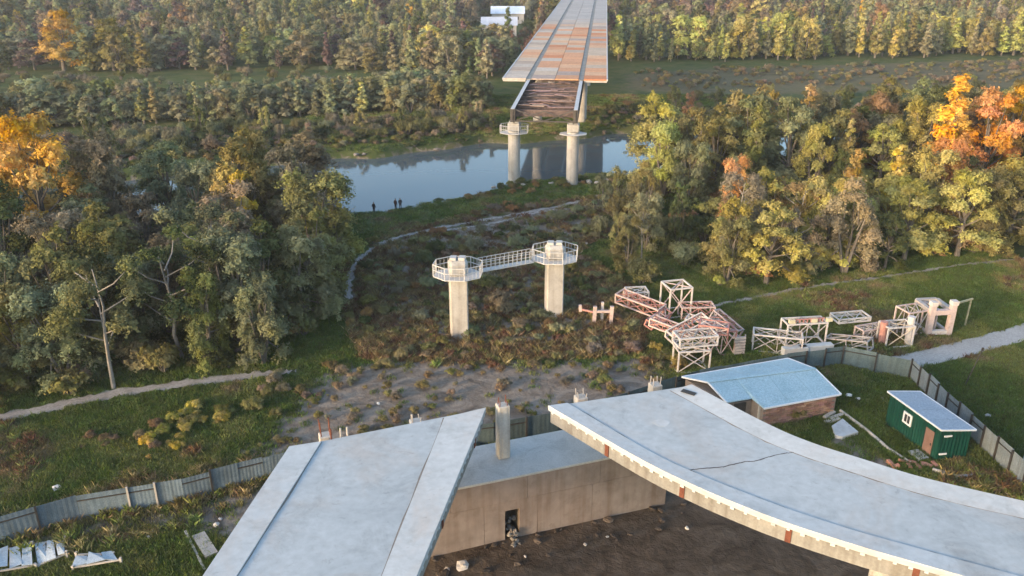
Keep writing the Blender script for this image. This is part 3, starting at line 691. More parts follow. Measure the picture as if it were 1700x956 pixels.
def brick_wall(a, b, z0, z1, root, limit=[300]):
    d = (b - a); L = d.length; d.normalize(); nm = Vector((d.y, -d.x)); rows = int((z1 - z0) / 0.2)
    for r in range(rows):
        s = 0.26 + (0.25 if r % 2 else 0)
        while s < L - 0.25 and limit[0] > 0:
            p = a + d * s + nm * 0.02
            o = link_mesh('brick', bm_, root, (p.x - root.location.x, p.y - root.location.y, z0 + 0.1 + r * 0.2), (0, 0, math.atan2(d.y, d.x)))
            f = RNG.uniform(0.7, 1.3); o.color = (f, f * RNG.uniform(.85, 1.05), f * RNG.uniform(.8, 1.05), 1); s += 0.5; limit[0] -= 1
brick_wall(foot[3], foot[2], 0.0, 1.75, bb)
dpos = foot[4].lerp(foot[5], 0.5)
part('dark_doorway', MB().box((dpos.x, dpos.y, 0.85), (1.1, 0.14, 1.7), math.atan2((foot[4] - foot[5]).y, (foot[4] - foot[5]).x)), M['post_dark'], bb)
part('timber_post', MB().box((19.75, 58.45, 0.88), (0.2, 0.2, 1.76), 0.3), M['post_pale'], bb)

# ------------------------------------------------------------------ green cabin
sc = empty('cabin', (32, 56, 0), 'dark green sheet-metal cabin with a white window and pale roof near the stepped fence', 'cabin')
ca, cb, cc = Vector((30.1, 58.75)), Vector((31.6, 53.35)), Vector((34.05, 53.75)); cd_ = ca + cc - cb
HL, HR = 2.75, 2.45
def wall_corr(a, b, ha, hb, name, s0=0, s1=None):
    d = b - a; L = d.length; d.normalize(); nm = Vector((d.y, -d.x)); s1 = s1 or L; n = max(4, int((s1 - s0) / 0.14)); vs, fs = [], []
    for j in range(n + 1):
        s = s0 + (s1 - s0) * j / n; o = 0.02 * (1 if j % 2 else -1); hh = ha + (hb - ha) * s / L
        for th in (0, -0.06): p = a + d * s + nm * (o + th); vs += [(p.x, p.y, -0.1), (p.x, p.y, hh)]
    for j in range(n):
        o, r = 4 * j, 4 * j + 4; fs += [(o, r, r + 1, o + 1), (o + 3, r + 3, r + 2, o + 2), (o + 1, r + 1, r + 3, o + 3), (o + 2, r + 2, r, o)]
    fs += [(0, 1, 3, 2), (4 * n, 4 * n + 2, 4 * n + 3, 4 * n + 1)]
    return part(name, MB().add(vs, fs), M['green'], sc)
wall_corr(ca, cb, HL, HL, 'wall', 0, 4.15); wall_corr(ca, cb, HL, HL, 'wall', 5.05, 5.6)
wall_corr(cb, cc, HL, HR, 'wall'); wall_corr(cc, cd_, HR, HR, 'wall'); wall_corr(cd_, ca, HR, HL, 'wall')
du = (cb - ca).normalized(); dn = Vector((du.y, -du.x)); ang = math.atan2(du.y, du.x)
p = ca + du * 4.6
part('lintel', MB().box((p.x, p.y, 2.46), (0.9, 0.08, 0.56), ang), M['green'], sc)
p = ca + du * 4.6 - dn * 0.02
dr = part('door', MB().box((p.x, p.y, 1.07), (0.88, 0.06, 2.2), ang), M['door'], sc)
p2 = p + du * 0.32 + dn * 0.06; part('handle', MB().box((p2.x, p2.y, 1.05), (0.1, 0.06, 0.16), ang), M['post_dark'], dr)
p = ca + du * 2.25 + dn * 0.05
wi = part('window', MB().box((p.x, p.y, 1.72), (0.62, 0.05, 0.72), ang), M['glass'], sc)
for z in (1.32, 2.12): part('frame_bar', MB().box((p.x, p.y, z), (0.92, 0.1, 0.15), ang), M['trimwhite'], wi)
for s in (-0.38, 0.38): q = p + du * s; part('frame_bar', MB().box((q.x, q.y, 1.72), (0.15, 0.098, 0.66), ang), M['trimwhite'], wi)
part('glazing_bar', MB().box((p.x, p.y, 1.72), (0.05, 0.09, 0.65), ang), M['trimwhite'], wi)
de = (cc - cb).normalized(); ne = Vector((de.y, -de.x)); ae = math.atan2(de.y, de.x)
for z, s in ((2.15, 0.62), (0.62, 0.5)): q = cb + de * s + ne * 0.05; part('wall_bracket', MB().box((q.x, q.y, z), (0.62, 0.06, 0.13), ae), M['trimwhite'], sc)
ov = [ca - du * 0.15 + dn * 0.22, cb + du * 0.2 + dn * 0.22, cc + du * 0.2 - dn * 0.22, cd_ - du * 0.15 - dn * 0.22]
nrf = 4
for k in range(nrf):
    a, b = ov[0].lerp(ov[1], k / nrf + .002), ov[0].lerp(ov[1], (k + 1) / nrf - .002); d, c = ov[3].lerp(ov[2], k / nrf + .002), ov[3].lerp(ov[2], (k + 1) / nrf - .002)
    zs = [HL + 0.06, HL + 0.06, HR + 0.06, HR + 0.06]; P4 = [a, b, c, d]
    part('roof_sheet', MB().add([(q.x, q.y, z) for q, z in zip(P4, zs)] + [(q.x, q.y, z + 0.07) for q, z in zip(P4, zs)], MB.BF), M['greyroof'], sc)
for a, b, z0, z1 in ((ov[0], ov[1], HL, HL), (ov[1], ov[2], HL, HR), (ov[2], ov[3], HR, HR), (ov[3], ov[0], HR, HL)):
    part('roof_edge_trim', MB().beam((*a, z0 + 0.09), (*b, z1 + 0.09), 0.08, 0.13), M['trimwhite'], sc)

# ------------------------------------------------------------------ dismantled crane sections
RED, PINK, WHT, GRY = (0.90, 0.47, 0.42), (1.12, 0.95, 0.92), (1.25, 1.24, 1.22), (0.85, 0.83, 0.82)
bar_cache = {}
def bar_mesh(w):
    if w not in bar_cache: bar_cache[w] = MB().box((0.5, 0, 0), (1, w, w)).mesh('bar', M['cranewhite'])
    return bar_cache[w]
def bar(name, root, a, b, w, col):
    a, b = Vector(a), Vector(b); d = b - a
    o = link_mesh(name, bar_mesh(w), root, a, d.to_track_quat('X', 'Z').to_euler(), (d.length, 1, 1)); o.color = (*col, 1); return o
def lattice(loc, yaw, size, bays, label, col=WHT, col2=None, pitch=0.0, roll=0.0, chord=0.13, brace=0.07, plates=False, name='crane_section', diag='X'):
    """lattice box of length L (x), width W (y), height H (z), standing on z=0"""
    L, W, Hh = size; col2 = col2 or col
    t = empty(name, (loc[0], loc[1], loc[2] if len(loc) > 2 else gz(loc[0], loc[1])), label, 'crane section', 'dismantled crane sections'); t.rotation_euler = (roll, pitch, yaw)
    for y in (-W / 2, W / 2):
        for z in (chord / 2, Hh - chord / 2): bar('chord', t, (-L / 2, y, z), (L / 2, y, z), chord, col)
    for k in range(bays + 1):
        x = -L / 2 + L * k / bays; c = col if k in (0, bays) else col2; w = chord if k in (0, bays) else brace
        for y in (-W / 2, W / 2): bar('strut', t, (x, y, 0), (x, y, Hh), w * 0.98, c)
        for z in (chord / 2, Hh - chord / 2): bar('strut', t, (x, -W / 2, z), (x, W / 2, z), w * 0.96, c)
    for k in range(bays):
        x0, x1 = -L / 2 + L * k / bays, -L / 2 + L * (k + 1) / bays
        for y in (-W / 2, W / 2):
            bar('diagonal', t, (x0, y, chord), (x1, y, Hh - chord), brace, col2)
            if diag == 'X': bar('diagonal', t, (x0, y + 0.01, Hh - chord), (x1, y + 0.01, chord), brace, col2)
        z = Hh - chord / 2
        bar('diagonal', t, (x0, -W / 2, z), (x1, W / 2, z), brace * 0.97, col2)
        if diag == 'X': bar('diagonal', t, (x0, W / 2, z), (x1, -W / 2, z), brace * 0.95, col2)
    return t
def gp(px, py): p = G(px, py); return (p.x, p.y)
# tower cage standing upright in the pile
lattice((*gp(1120, 520), 0.0), 0.25, (2.4, 2.3, 3.3), 1, 'upright white lattice cage at the top of the left crane pile', WHT, PINK, chord=0.14, brace=0.09)
lattice((*gp(1062, 520), 0.6), -0.72, (5.2, 1.5, 1.1), 3, 'long pink lattice boom slanting down in front of the upright cage', PINK, RED, pitch=0.06, roll=0.1)
lattice((*gp(1056, 503), 0.0), 0.1, (2.2, 1.6, 1.6), 1, 'flat white lattice frame at the far left end of the slanting boom', WHT)
lattice((*gp(1155, 527), 0.0), 0.05, (3.4, 1.5, 1.5), 2, 'pink boxy lattice section right of the upright cage', PINK, RED)
lattice((*gp(1165, 556), 0.0), -0.5, (3.2, 1.3, 1.7), 1, 'white cross-braced frame in the middle of the left crane pile', WHT, PINK)
lattice((*gp(1112, 566), 1.0), -0.6, (4.2, 1.0, 0.9), 3, 'reddish lattice jib leaning across the left crane pile', PINK, RED, pitch=0.12)
lattice((*gp(1190, 583), 0.0), 0.15, (2.6, 1.7, 2.6), 2, 'red lattice block at the right of the left crane pile', RED, PINK, roll=0.05)
lattice((*gp(1146, 612), 0.0), 0.12, (2.9, 1.6, 2.2), 1, 'white cross-braced base frame just behind the blue roof', WHT)
lattice((*gp(1150, 606), 2.25), 0.2, (3.6, 1.7, 1.0), 3, 'white lattice section stacked on the cross-braced base frame', WHT, GRY)
lattice((*gp(1180, 592), 2.65), -0.3, (2.6, 1.4, 0.8), 2, 'reddish lattice frame lying on top of the red lattice block', RED, PINK)
lattice((*gp(1090, 540), 0.4), 0.9, (3.6, 0.9, 0.8), 3, 'short red lattice arm lying across the foot of the upright cage', RED, PINK, roll=0.35, diag='N')
lattice((*gp(1138, 575), 1.6), 0.55, (4.4, 1.1, 0.9), 4, 'long white lattice arm tipped across the middle of the left crane pile', WHT, RED, pitch=-0.2, roll=0.3, diag='N')
lattice((*gp(1200, 562), 1.2), -0.9, (3.2, 1.0, 1.0), 3, 'tilted pink lattice arm at the upper right of the left crane pile', PINK, RED, pitch=0.35, roll=-0.2, diag='N')
# H frame
hf = gp(1000, 537); t = empty('portal_frame', (*hf, 0), 'pink H-shaped steel frame standing on the dirt mound', 'frame')
for s in (-0.85, 0.85): bar('leg', t, (s, 0, -0.1), (s + 0.05, 0, 1.9), 0.34, PINK)
bar('crossbar', t, (-0.85, 0, 1.35), (0.85, 0.0, 1.35), 0.24, PINK); bar('arm', t, (-0.9, 0.15, 1.2), (-2.2, 0.8, 1.25), 0.16, RED); bar('stub', t, (0, 0.6, 0.0), (0, 0.6, 2.1), 0.26, WHT)
bar('stub', t, (-2.2, 0.8, 1.0), (-2.25, 0.8, 1.7), 0.3, PINK)
# panels
pn = gp(1226, 590); t = empty('steel_grating', (*pn, 0), 'grey slatted steel grating propped at the right end of the left crane pile', 'grating')
for k in range(6): bar('slat', t, (-0.45, 0, 0.25 + 0.3 * k), (0.5, 0.02, 0.35 + 0.3 * k), 0.22, GRY)
bar('upright', t, (-0.45, 0.12, 0), (-0.45, 0.12, 2.0), 0.1, GRY); bar('upright', t, (0.48, 0.12, 0), (0.48, 0.12, 2.1), 0.1, GRY)
# right-hand group
lattice((*gp(1288, 581), 0.0), -0.25, (4.4, 1.6, 1.8), 2, 'low white lattice section on the left of the middle crane group', WHT, GRY)
lattice((*gp(1330, 572), 0.3), 0.12, (3.9, 1.5, 2.3), 2, 'tall white cross-braced section with a red top rail', WHT, GRY)
q = gp(1330, 572); t = empty('hand_rail', (*q, 2.62), 'short red toothed rail on top of the white cross-braced section', 'rail'); t.rotation_euler[2] = 0.12
bar('rail', t, (-1.6, -.5, 0.3), (1.7, -.5, 0.35), 0.1, RED)
for k in range(9): bar('tooth', t, (-1.5 + 0.38 * k, -.5, -0.02), (-1.5 + 0.38 * k, -.5, 0.3), 0.1, RED)
for s in (-1.8, 0.4, 1.9): bar('block', t, (s, -.5, 0.15), (s + 0.55, -.5, 0.18), 0.36, (1.25, 1.2, 0.85))
for k, (px, py, L, lab) in enumerate(((1318, 590, 2.4, 'white ballast beam at the left foot of the middle crane group'), (1352, 586, 3.4, 'long pale ballast beam at the right foot of the middle crane group'), (1345, 594, 4.4, 'white plank lying in front of the ballast beams'))):
    q = gp(px, py); single('ballast_beam', MB().box((q[0], q[1], 0.45 if k < 2 else 0.15), (L, 0.7, 0.9 if k < 2 else 0.3), 0.16), M['kerb'], (*q, 0), lab, 'beam', bevel=0.03)
lattice((*gp(1410, 578), 0.0), -0.75, (4.0, 1.3, 1.1), 2, 'thin lattice arm propped on legs left of the right crane group', GRY, GRY, pitch=-0.22, diag='N', brace=0.08, chord=0.12)
lattice((*gp(1408, 548), 1.2), 0.2, (3.4, 1.6, 0.5), 2, 'flat pale lattice platform on top of the propped arm', WHT, WHT, diag='N')
for px, py in ((1386, 556), (1425, 566)): pass
lattice((*gp(1452, 560), 0.2), 0.32, (4.0, 1.2, 1.1), 4, 'reddish lattice ladder section between the platform and the cross-braced box', PINK, GRY)
lattice((*gp(1483, 571), 0.0), 0.16, (2.7, 1.6, 2.2), 1, 'white and salmon cross-braced box section with round end tubes', WHT, (1.25, 1.1, 0.85))
for k, (px, py, col, lab) in enumerate(((1463, 573, (0.95, 0.5, 0.42), 'salmon steel tube standing left of the cross-braced box'), (1507, 571, WHT, 'thick white steel tube standing right of the cross-braced box'))):
    q = gp(px, py); o = single('steel_tube', MB().tube([(q[0], q[1], 0), (q[0] - 0.1, q[1], 2.5 + 0.4 * k)], 0.34, 12), M['cranewhite'], (*q, 0), lab, 'tube'); o.color = (*col, 1)
lattice((*gp(1515, 551), 0.2), 0.3, (3.4, 1.8, 2.5), 3, 'pale lattice section behind the thick white tube', PINK, GRY, diag='N')
q = gp(1556, 557); t = empty('portal_frame', (*q, 0), 'pinkish-white portal frame with a dark opening at the right end of the crane parts', 'frame'); t.rotation_euler[2] = 0.1
for s in (-1.05, 1.05):
    bar('leg', t, (s, 0, -0.1), (s, 0, 3.3), 0.5, PINK); bar('leg_cap', t, (s, 0, 3.3), (s, 0, 3.7), 0.62, WHT)
    bar('side_beam', t, (s, 0.1, 2.6), (s, 2.8, 2.6), 0.4, GRY); bar('side_beam', t, (s, 0.1, 0.3), (s, 2.8, 0.3), 0.3, GRY)
bar('crossbar', t, (-1.05, 0, 2.55), (1.05, 0, 2.55), 0.48, PINK); bar('crossbar', t, (-1.05, 0, 0.4), (1.05, 0, 0.4), 0.4, WHT); bar('crossbar', t, (-1.05, 2.8, 2.6), (1.05, 2.8, 2.6), 0.4, GRY)
bar('arm', t, (1.1, 1.0, 2.7), (4.2, 1.8, 3.0), 0.16, (0.9, 0.85, 0.55)); bar('prop', t, (4.0, 1.8, 0), (4.05, 1.8, 2.95), 0.12, (0.9, 0.85, 0.55))

# ------------------------------------------------------------------ odds and ends on the ground
NTH = ['leftmost', 'second from left', 'third from left', 'fourth from left', 'fifth from left', 'sixth from left', 'seventh from left', 'eighth from left', 'ninth from left', 'tenth from left']
def stone(px, py, s, label, z=0.0, col=1.0):
    q = G(px, py, z); o = link_mesh('stone', RNG.choice(ROCKS), None, (q.x, q.y, max(z, gz(q.x, q.y)) + s * 0.25), (0, 0, RNG.uniform(0, 6)), (s, s * RNG.uniform(.7, 1), s * RNG.uniform(.6, 1)))
    o.color = (col, col * .98, col * .95, 1); return tag(o, label, 'stone')
stone(768, 942, 0.55, 'big pale round stone at the left foot of the abutment wall', col=1.6)
stone(742, 948, 0.28, 'smaller pale stone left of the big round stone', col=1.3)
stone(872, 926, 0.16, 'small pale stone on the dirt below the doorway', col=1.4)
stone(971, 906, 0.18, 'light stone on the dirt right of the doorway', col=1.2)
stone(1008, 893, 0.15, 'whitish stone under the right half of the abutment wall', col=1.6)
stone(1140, 878, 0.2, 'white lump in the shade under the curved ramp', col=1.9)
stone(95, 812, 0.4, 'white round boulder on the grass above the sheet fence', col=1.9)
stone(360, 872, 0.28, 'pale stone on the brown soil beside the straight ramp', col=1.5)
stone(366, 862, 0.18, 'tiny pale stone behind the one beside the straight ramp', col=1.5)
stone(248, 892, 0.2, 'whitish scrap on the grass near the timber frame', col=1.6)
stone(1505, 723, 0.2, 'white scrap on the grass below the cabin window', col=1.9)
stone(1408, 658, 0.42, 'white bundle behind the corner of the blue-roofed building', col=1.9)
stone(1425, 664, 0.3, 'smaller white bundle beside the bundle at the building corner', col=1.8)
stone(1466, 662, 0.22, 'white scrap at the left corner of the green cabin', col=1.8)
stone(1640, 692, 0.4, 'grey boulder on the grass beyond the stepped fence', col=0.9)
stone(628, 672, 0.22, 'white lump on the dirt field behind the straight ramp', col=1.9)
stone(461, 577, 0.25, 'white scrap at the dark edge of the left wood', col=2.0)
stone(972, 405, 0.35, 'white block right of the right square pier', col=1.9)
for i, (px, py, s) in enumerate(((845, 306, 0.7), (868, 308, 0.55), (915, 306, 0.6), (935, 305, 0.8), (962, 304, 0.75), (978, 305, 0.9), (990, 305, 0.6), (1005, 302, 0.7), (820, 312, 0.6), (890, 309, 0.5))):
    o = stone(px, py, s, f'grey riprap stone on the near bank at the river piers, {NTH[sorted([820, 845, 868, 890, 915, 935, 962, 978, 990, 1005]).index(px)]}', col=RNG.uniform(0.7, 1.1)); o['group'] = 'riprap stones at the river piers'
for i, (px, py) in enumerate(((592, 258), (604, 257), (726, 250))):
    o = stone(px, py, RNG.uniform(0.6, 1.0), f'pale stone on the far river bank, {NTH[i]}', z=-0.9, col=RNG.uniform(0.4, 0.6)); o['group'] = 'stones on the far river bank'
# rubble heap in the doorway
c = wp(s_open, 0.1)
rb = empty('rubble_heap', (c.x, c.y, 0), 'grey rubble heap spilling out of the doorway in the abutment wall', 'rubble')
for k in range(30):
    t_ = RNG.uniform(-0.9, 0.7); u_ = RNG.uniform(-.36, .36); p = wd * u_ + wn_ * t_; top = 1.25 * (1 - max(0, t_ + 0.1) / 0.85)
    o = link_mesh('rubble_piece', RNG.choice(ROCKS), rb, (p.x, p.y, max(0.03, top * RNG.uniform(0.05, 1))), (RNG.uniform(0, 6), RNG.uniform(0, 6), 0), (RNG.uniform(.12, .27),) * 3)
    f = RNG.uniform(0.3, 0.7); o.color = (f, f, f, 1)
# dark debris along the wall foot
for k in range(34):
    s = RNG.uniform(7, wl + 3); c = wp(s, 0.25 + 2.4 * RNG.random() ** 2); r = RNG.uniform(0.08, 0.36)
    o = link_mesh('debris', RNG.choice(ROCKS), None, (c.x, c.y, gz(c.x, c.y) + r * .3), (0, 0, RNG.uniform(0, 6)), (r * 1.3, r, r * .8)); f = RNG.uniform(0.12, 0.32)
    o.color = (f, f * .85, f * .75, 1); tag(o, 'dark clod of rubble along the foot of the abutment wall', 'rubble', 'clods along the abutment wall')
# sheets on posts, bottom left
for k, (pts, lab) in enumerate((([(-6, 910), (53, 905), (56, 935), (-6, 950)], 'bluish-white roofing sheet at the left edge, lying on low posts'), ([(58, 903), (104, 893), (108, 922), (62, 936)], 'bluish-white roofing sheet in the middle of the low row by the fence'), ([(126, 921), (190, 913), (194, 930), (122, 938)], 'pale broken roofing sheets at the right end of the low row'))):
    P3 = [G(x, y, 0.32) + Vector((RNG.uniform(-.2, .2), RNG.uniform(-.15, .15), RNG.uniform(-.12, .2))) for x, y in pts]; cx, cy = sum(p.x for p in P3) / 4, sum(p.y for p in P3) / 4
    t = empty('low_shelter', (cx, cy, 0), lab, 'shelter'); n = 3
    for j in range(n):
        a, b = P3[0].lerp(P3[1], j / n + .01), P3[0].lerp(P3[1], (j + 1) / n - .01); d, c = P3[3].lerp(P3[2], j / n + .01), P3[3].lerp(P3[2], (j + 1) / n - .01); dz = RNG.uniform(-.12, .12); a, b, c, d = (q + Vector((RNG.uniform(-.15, .15), RNG.uniform(-.2, .2), RNG.uniform(-.08, .08))) for q in (a, b, c, d))
        part('roof_sheet', MB().add([(q.x, q.y, q.z + dz) for q in (a, b, c, d)] + [(q.x, q.y, q.z + dz + .03) for q in (a, b, c, d)], MB.BF), M['whitesheet'], t)
    for q in P3: part('post', MB().box((q.x, q.y, q.z / 2), (0.14, 0.14, q.z + RNG.uniform(0.0, 0.35))), M['post_pale'], t)
    part('bearer', MB().beam(P3[0] - Vector((0, 0, .12)), P3[1] - Vector((0, 0, .12)), 0.1), M['post_pale'], t); part('bearer', MB().beam(P3[3] - Vector((0, 0, .12)), P3[2] - Vector((0, 0, .12)), 0.1), M['post_pale'], t)
q0, q1 = G(308, 884), G(340, 948)
single('timber_pole', MB().beam(q0 + Vector((0, 0, .1)), q1 + Vector((0, 0, .1)), 0.14), M['post_pale'], tuple(q0), 'thin pale timber pole lying beside the straight ramp', 'pole')
q0, q1 = G(330, 890), G(352, 925); single('concrete_plank', MB().beam(q0 + Vector((0, 0, .12)), q1 + Vector((0, 0, .12)), 0.8, 0.22), M['stone'], tuple(q0), 'short grey concrete plank beside the straight ramp', 'plank')
# yard by the cabin
q = G(1400, 714); single('concrete_plate', MB().prism([tuple(G(x, y)[:2]) for x, y in ((1380, 712), (1398, 700), (1424, 722), (1398, 730), (1386, 728))], 0.02, 0.3), M['kerb'], (q.x, q.y, 0), 'broken pale concrete plate on the grass behind the curved ramp', 'plate')
for k, (px, py) in enumerate(((1382, 700), (1388, 694), (1376, 692))):
    q = G(px, py); single('board_stack', MB().box((q.x, q.y, 0.12 + 0.05 * k), (1.5, 0.3, 0.16), 0.3 + 0.2 * k), M['post_pale'], (q.x, q.y, 0), ('lowest board of the small pile behind the concrete plate', 'middle board of the small pile behind the concrete plate', 'top board of the small pile behind the concrete plate')[k], 'board')
for pts, w, lab in ((((1395, 682), (1440, 715), (1475, 745), (1512, 768)), 0.3, 'long pale log lying from the building corner to the cabin door'), (((1548, 780), (1590, 792), (1645, 788)), 0.35, 'bent pale log lying on the ground in front of the cabin')):
    P3 = [G(x, y, 0.15) for x, y in pts]; single('log', MB().tube(P3, [w * .5, w * .5, w * .45, w * .35][:len(P3)], 9), M['post_pale'], tuple(P3[0]), lab, 'log')
for k in range(9):
    q = G(1480 + 9 * k + RNG.uniform(-3, 3), 770 + RNG.uniform(-5, 8)); o = link_mesh('loose_brick', bm_, None, (q.x, q.y, 0.12), (0, RNG.uniform(-.3, .3), RNG.uniform(0, 3)), (1.2, 3, 1.3)); f = RNG.uniform(1.0, 1.6)
    o.color = (f * 1.1, f * .8, f * .7, 1); tag(o, f'reddish loose brick on the ground before the cabin door, {NTH[k]}', 'brick', 'loose bricks by the cabin')
q = G(1537, 760); single('door_step', MB().box((q.x - .5, q.y + .2, 0.1), (1.2, 0.9, 0.22), -1.28), M['slab'], (q.x, q.y, 0), 'pinkish concrete step before the cabin door', 'step')
q = G(1698, 775); t = empty('marker_post', (q.x, q.y, 0), 'white post at the right edge beyond the stepped fence', 'post'); part('shaft', MB().tube([(q.x, q.y, -.2), (q.x, q.y, 3.0)], 0.12, 10), M['trimwhite'], t); part('cap', MB().tube([(q.x, q.y, 3.0), (q.x, q.y, 3.12)], [0.16, 0.1], 10), M['trimwhite'], t)
q = G(1601, 640); t = empty('thin_pole', (q.x, q.y, 0), 'thin dark leaning pole on the grass beside the concrete road', 'pole'); part('shaft', MB().tube([(q.x, q.y, -.2), (q.x + .95, q.y + .2, 3.4)], 0.05, 6), M['post_dark'], t); part('head', MB().box((q.x + .97, q.y + .2, 3.45), (.16, .1, .3)), M['post_dark'], t)
# far houses left of the bridge
for px, py, w, d, h, col, lab in ((843, 38, 15, 10, 4.5, (1.4, 1.45, 1.5), 'far white-roofed house left of the bridge, the upper one'), (829, 58, 14, 9, 4.2, (0.85, 0.9, 1.0), 'far blue-grey roofed house left of the bridge, the lower one'), (228, 26, 12, 9, 6, (1.2, 1.2, 1.2), 'far pale house among the woods at upper left')):
    q = G(px, py); z = gz(q.x, q.y); t = empty('far_house', (q.x, q.y, z), lab, 'house')
    part('wall', MB().box((q.x, q.y, z + h / 2), (w, d, h)), M['house'], t)
    rf = part('roof', MB().add([(q.x - w / 2 - .5, q.y - d / 2 - .5, z + h), (q.x + w / 2 + .5, q.y - d / 2 - .5, z + h), (q.x + w / 2 + .5, q.y + d / 2 + .5, z + h), (q.x - w / 2 - .5, q.y + d / 2 + .5, z + h), (q.x - w / 2 - .5, q.y, z + h + 3), (q.x + w / 2 + .5, q.y, z + h + 3)], [(0, 1, 5, 4), (2, 3, 4, 5), (0, 4, 3), (1, 2, 5), (0, 3, 2, 1)]), M['houseroof'], t); rf.color = (*col, 1)
    for k in range(3): part('window', MB().box((q.x - w * .3 + w * .3 * k, q.y - d / 2 - .02, z + h * .55), (1.2, .1, 1.4)), M['glass'], t)

# ------------------------------------------------------------------ people on the river bank
def person_mat(name, top, legs):
    m, N, L, B = new_mat(name); tc = N.new('ShaderNodeTexCoord'); s = N.new('ShaderNodeSeparateXYZ'); L.new(tc.outputs['Object'], s.inputs[0])
    r = ramp_node(N, [(0, (0.02, 0.018, 0.015)), (0.045, legs), (0.50, top), (0.845, (0.42, 0.26, 0.19)), (0.945, (0.03, 0.02, 0.015))]); r.color_ramp.interpolation = 'CONSTANT'
    d = N.new('ShaderNodeMath'); d.operation = 'DIVIDE'; d.inputs[1].default_value = 1.78; L.new(s.outputs['Z'], d.inputs[0]); L.new(d.outputs[0], r.inputs[0]); L.new(r.outputs[0], B.inputs['Base Color']); B.inputs['Roughness'].default_value = 0.9
    return m
def person(loc, rz, mat, label, stride, arm):
    V = {'pel': (0, 0, .94, .155), 'wai': (0, 0, 1.12, .145), 'che': (0, .01, 1.36, .17), 'nek': (0, 0, 1.50, .06), 'hd1': (0, -.015, 1.60, .085), 'hd2': (0, -.01, 1.70, .095), 'hd3': (0, 0, 1.76, .05)}
    E_ = [('pel', 'wai'), ('wai', 'che'), ('che', 'nek'), ('nek', 'hd1'), ('hd1', 'hd2'), ('hd2', 'hd3')]
    for s, n in ((-1, 'l'), (1, 'r')):
        f = stride * s
        V.update({n + 'hip': (.1 * s, 0, .88, .095), n + 'kne': (.11 * s, -f * .5 - .01, .49, .065), n + 'ank': (.11 * s, -f, .09, .045), n + 'toe': (.13 * s, -f - .16, .04, .04),
                  n + 'sho': (.19 * s, 0, 1.41, .07), n + 'elb': (.26 * s, .03, 1.13, .05), n + 'wri': (.25 * s, -.08 - arm * .2, .90 + arm * .12, .036), n + 'han': (.235 * s, -.13 - arm * .25, .80 + arm * .14, .04)})
        E_ += [('pel', n + 'hip'), (n + 'hip', n + 'kne'), (n + 'kne', n + 'ank'), (n + 'ank', n + 'toe'), ('che', n + 'sho'), (n + 'sho', n + 'elb'), (n + 'elb', n + 'wri'), (n + 'wri', n + 'han')]
    keys = list(V); me = bpy.data.meshes.new('person'); me.from_pydata([V[k][:3] for k in keys], [(keys.index(a), keys.index(b)) for a, b in E_], []); me.materials.append(mat)
    o = bpy.data.objects.new('person', me); C.objects.link(o); o.location = (loc[0], loc[1], gz(*loc[:2])); o.rotation_euler[2] = rz
    sk = o.modifiers.new('skin', 'SKIN'); sk.use_smooth_shade = True
    for i, k in enumerate(keys): me.skin_vertices[0].data[i].radius = (V[k][3],) * 2; me.skin_vertices[0].data[i].use_root = (k == 'pel')
    o.modifiers.new('sub', 'SUBSURF').levels = 1; o.modifiers['sub'].render_levels = 2
    return tag(o, label, 'person')
dk = person_mat('dark_clothes', (0.015, 0.015, 0.02), (0.012, 0.012, 0.016)); dk2 = person_mat('brown_clothes', (0.05, 0.02, 0.018), (0.02, 0.018, 0.02))
person(G(621, 351), 2.8, dk, 'person in dark clothes standing alone at the water edge on the left', 0.06, 0.3)
person(G(657, 348), 2.6, dk2, 'left person of the pair in dark clothes on the river bank', 0.02, 0.0)
person(G(665, 348), 3.5, dk, 'right person of the pair in dark clothes on the river bank', -0.05, 0.5)

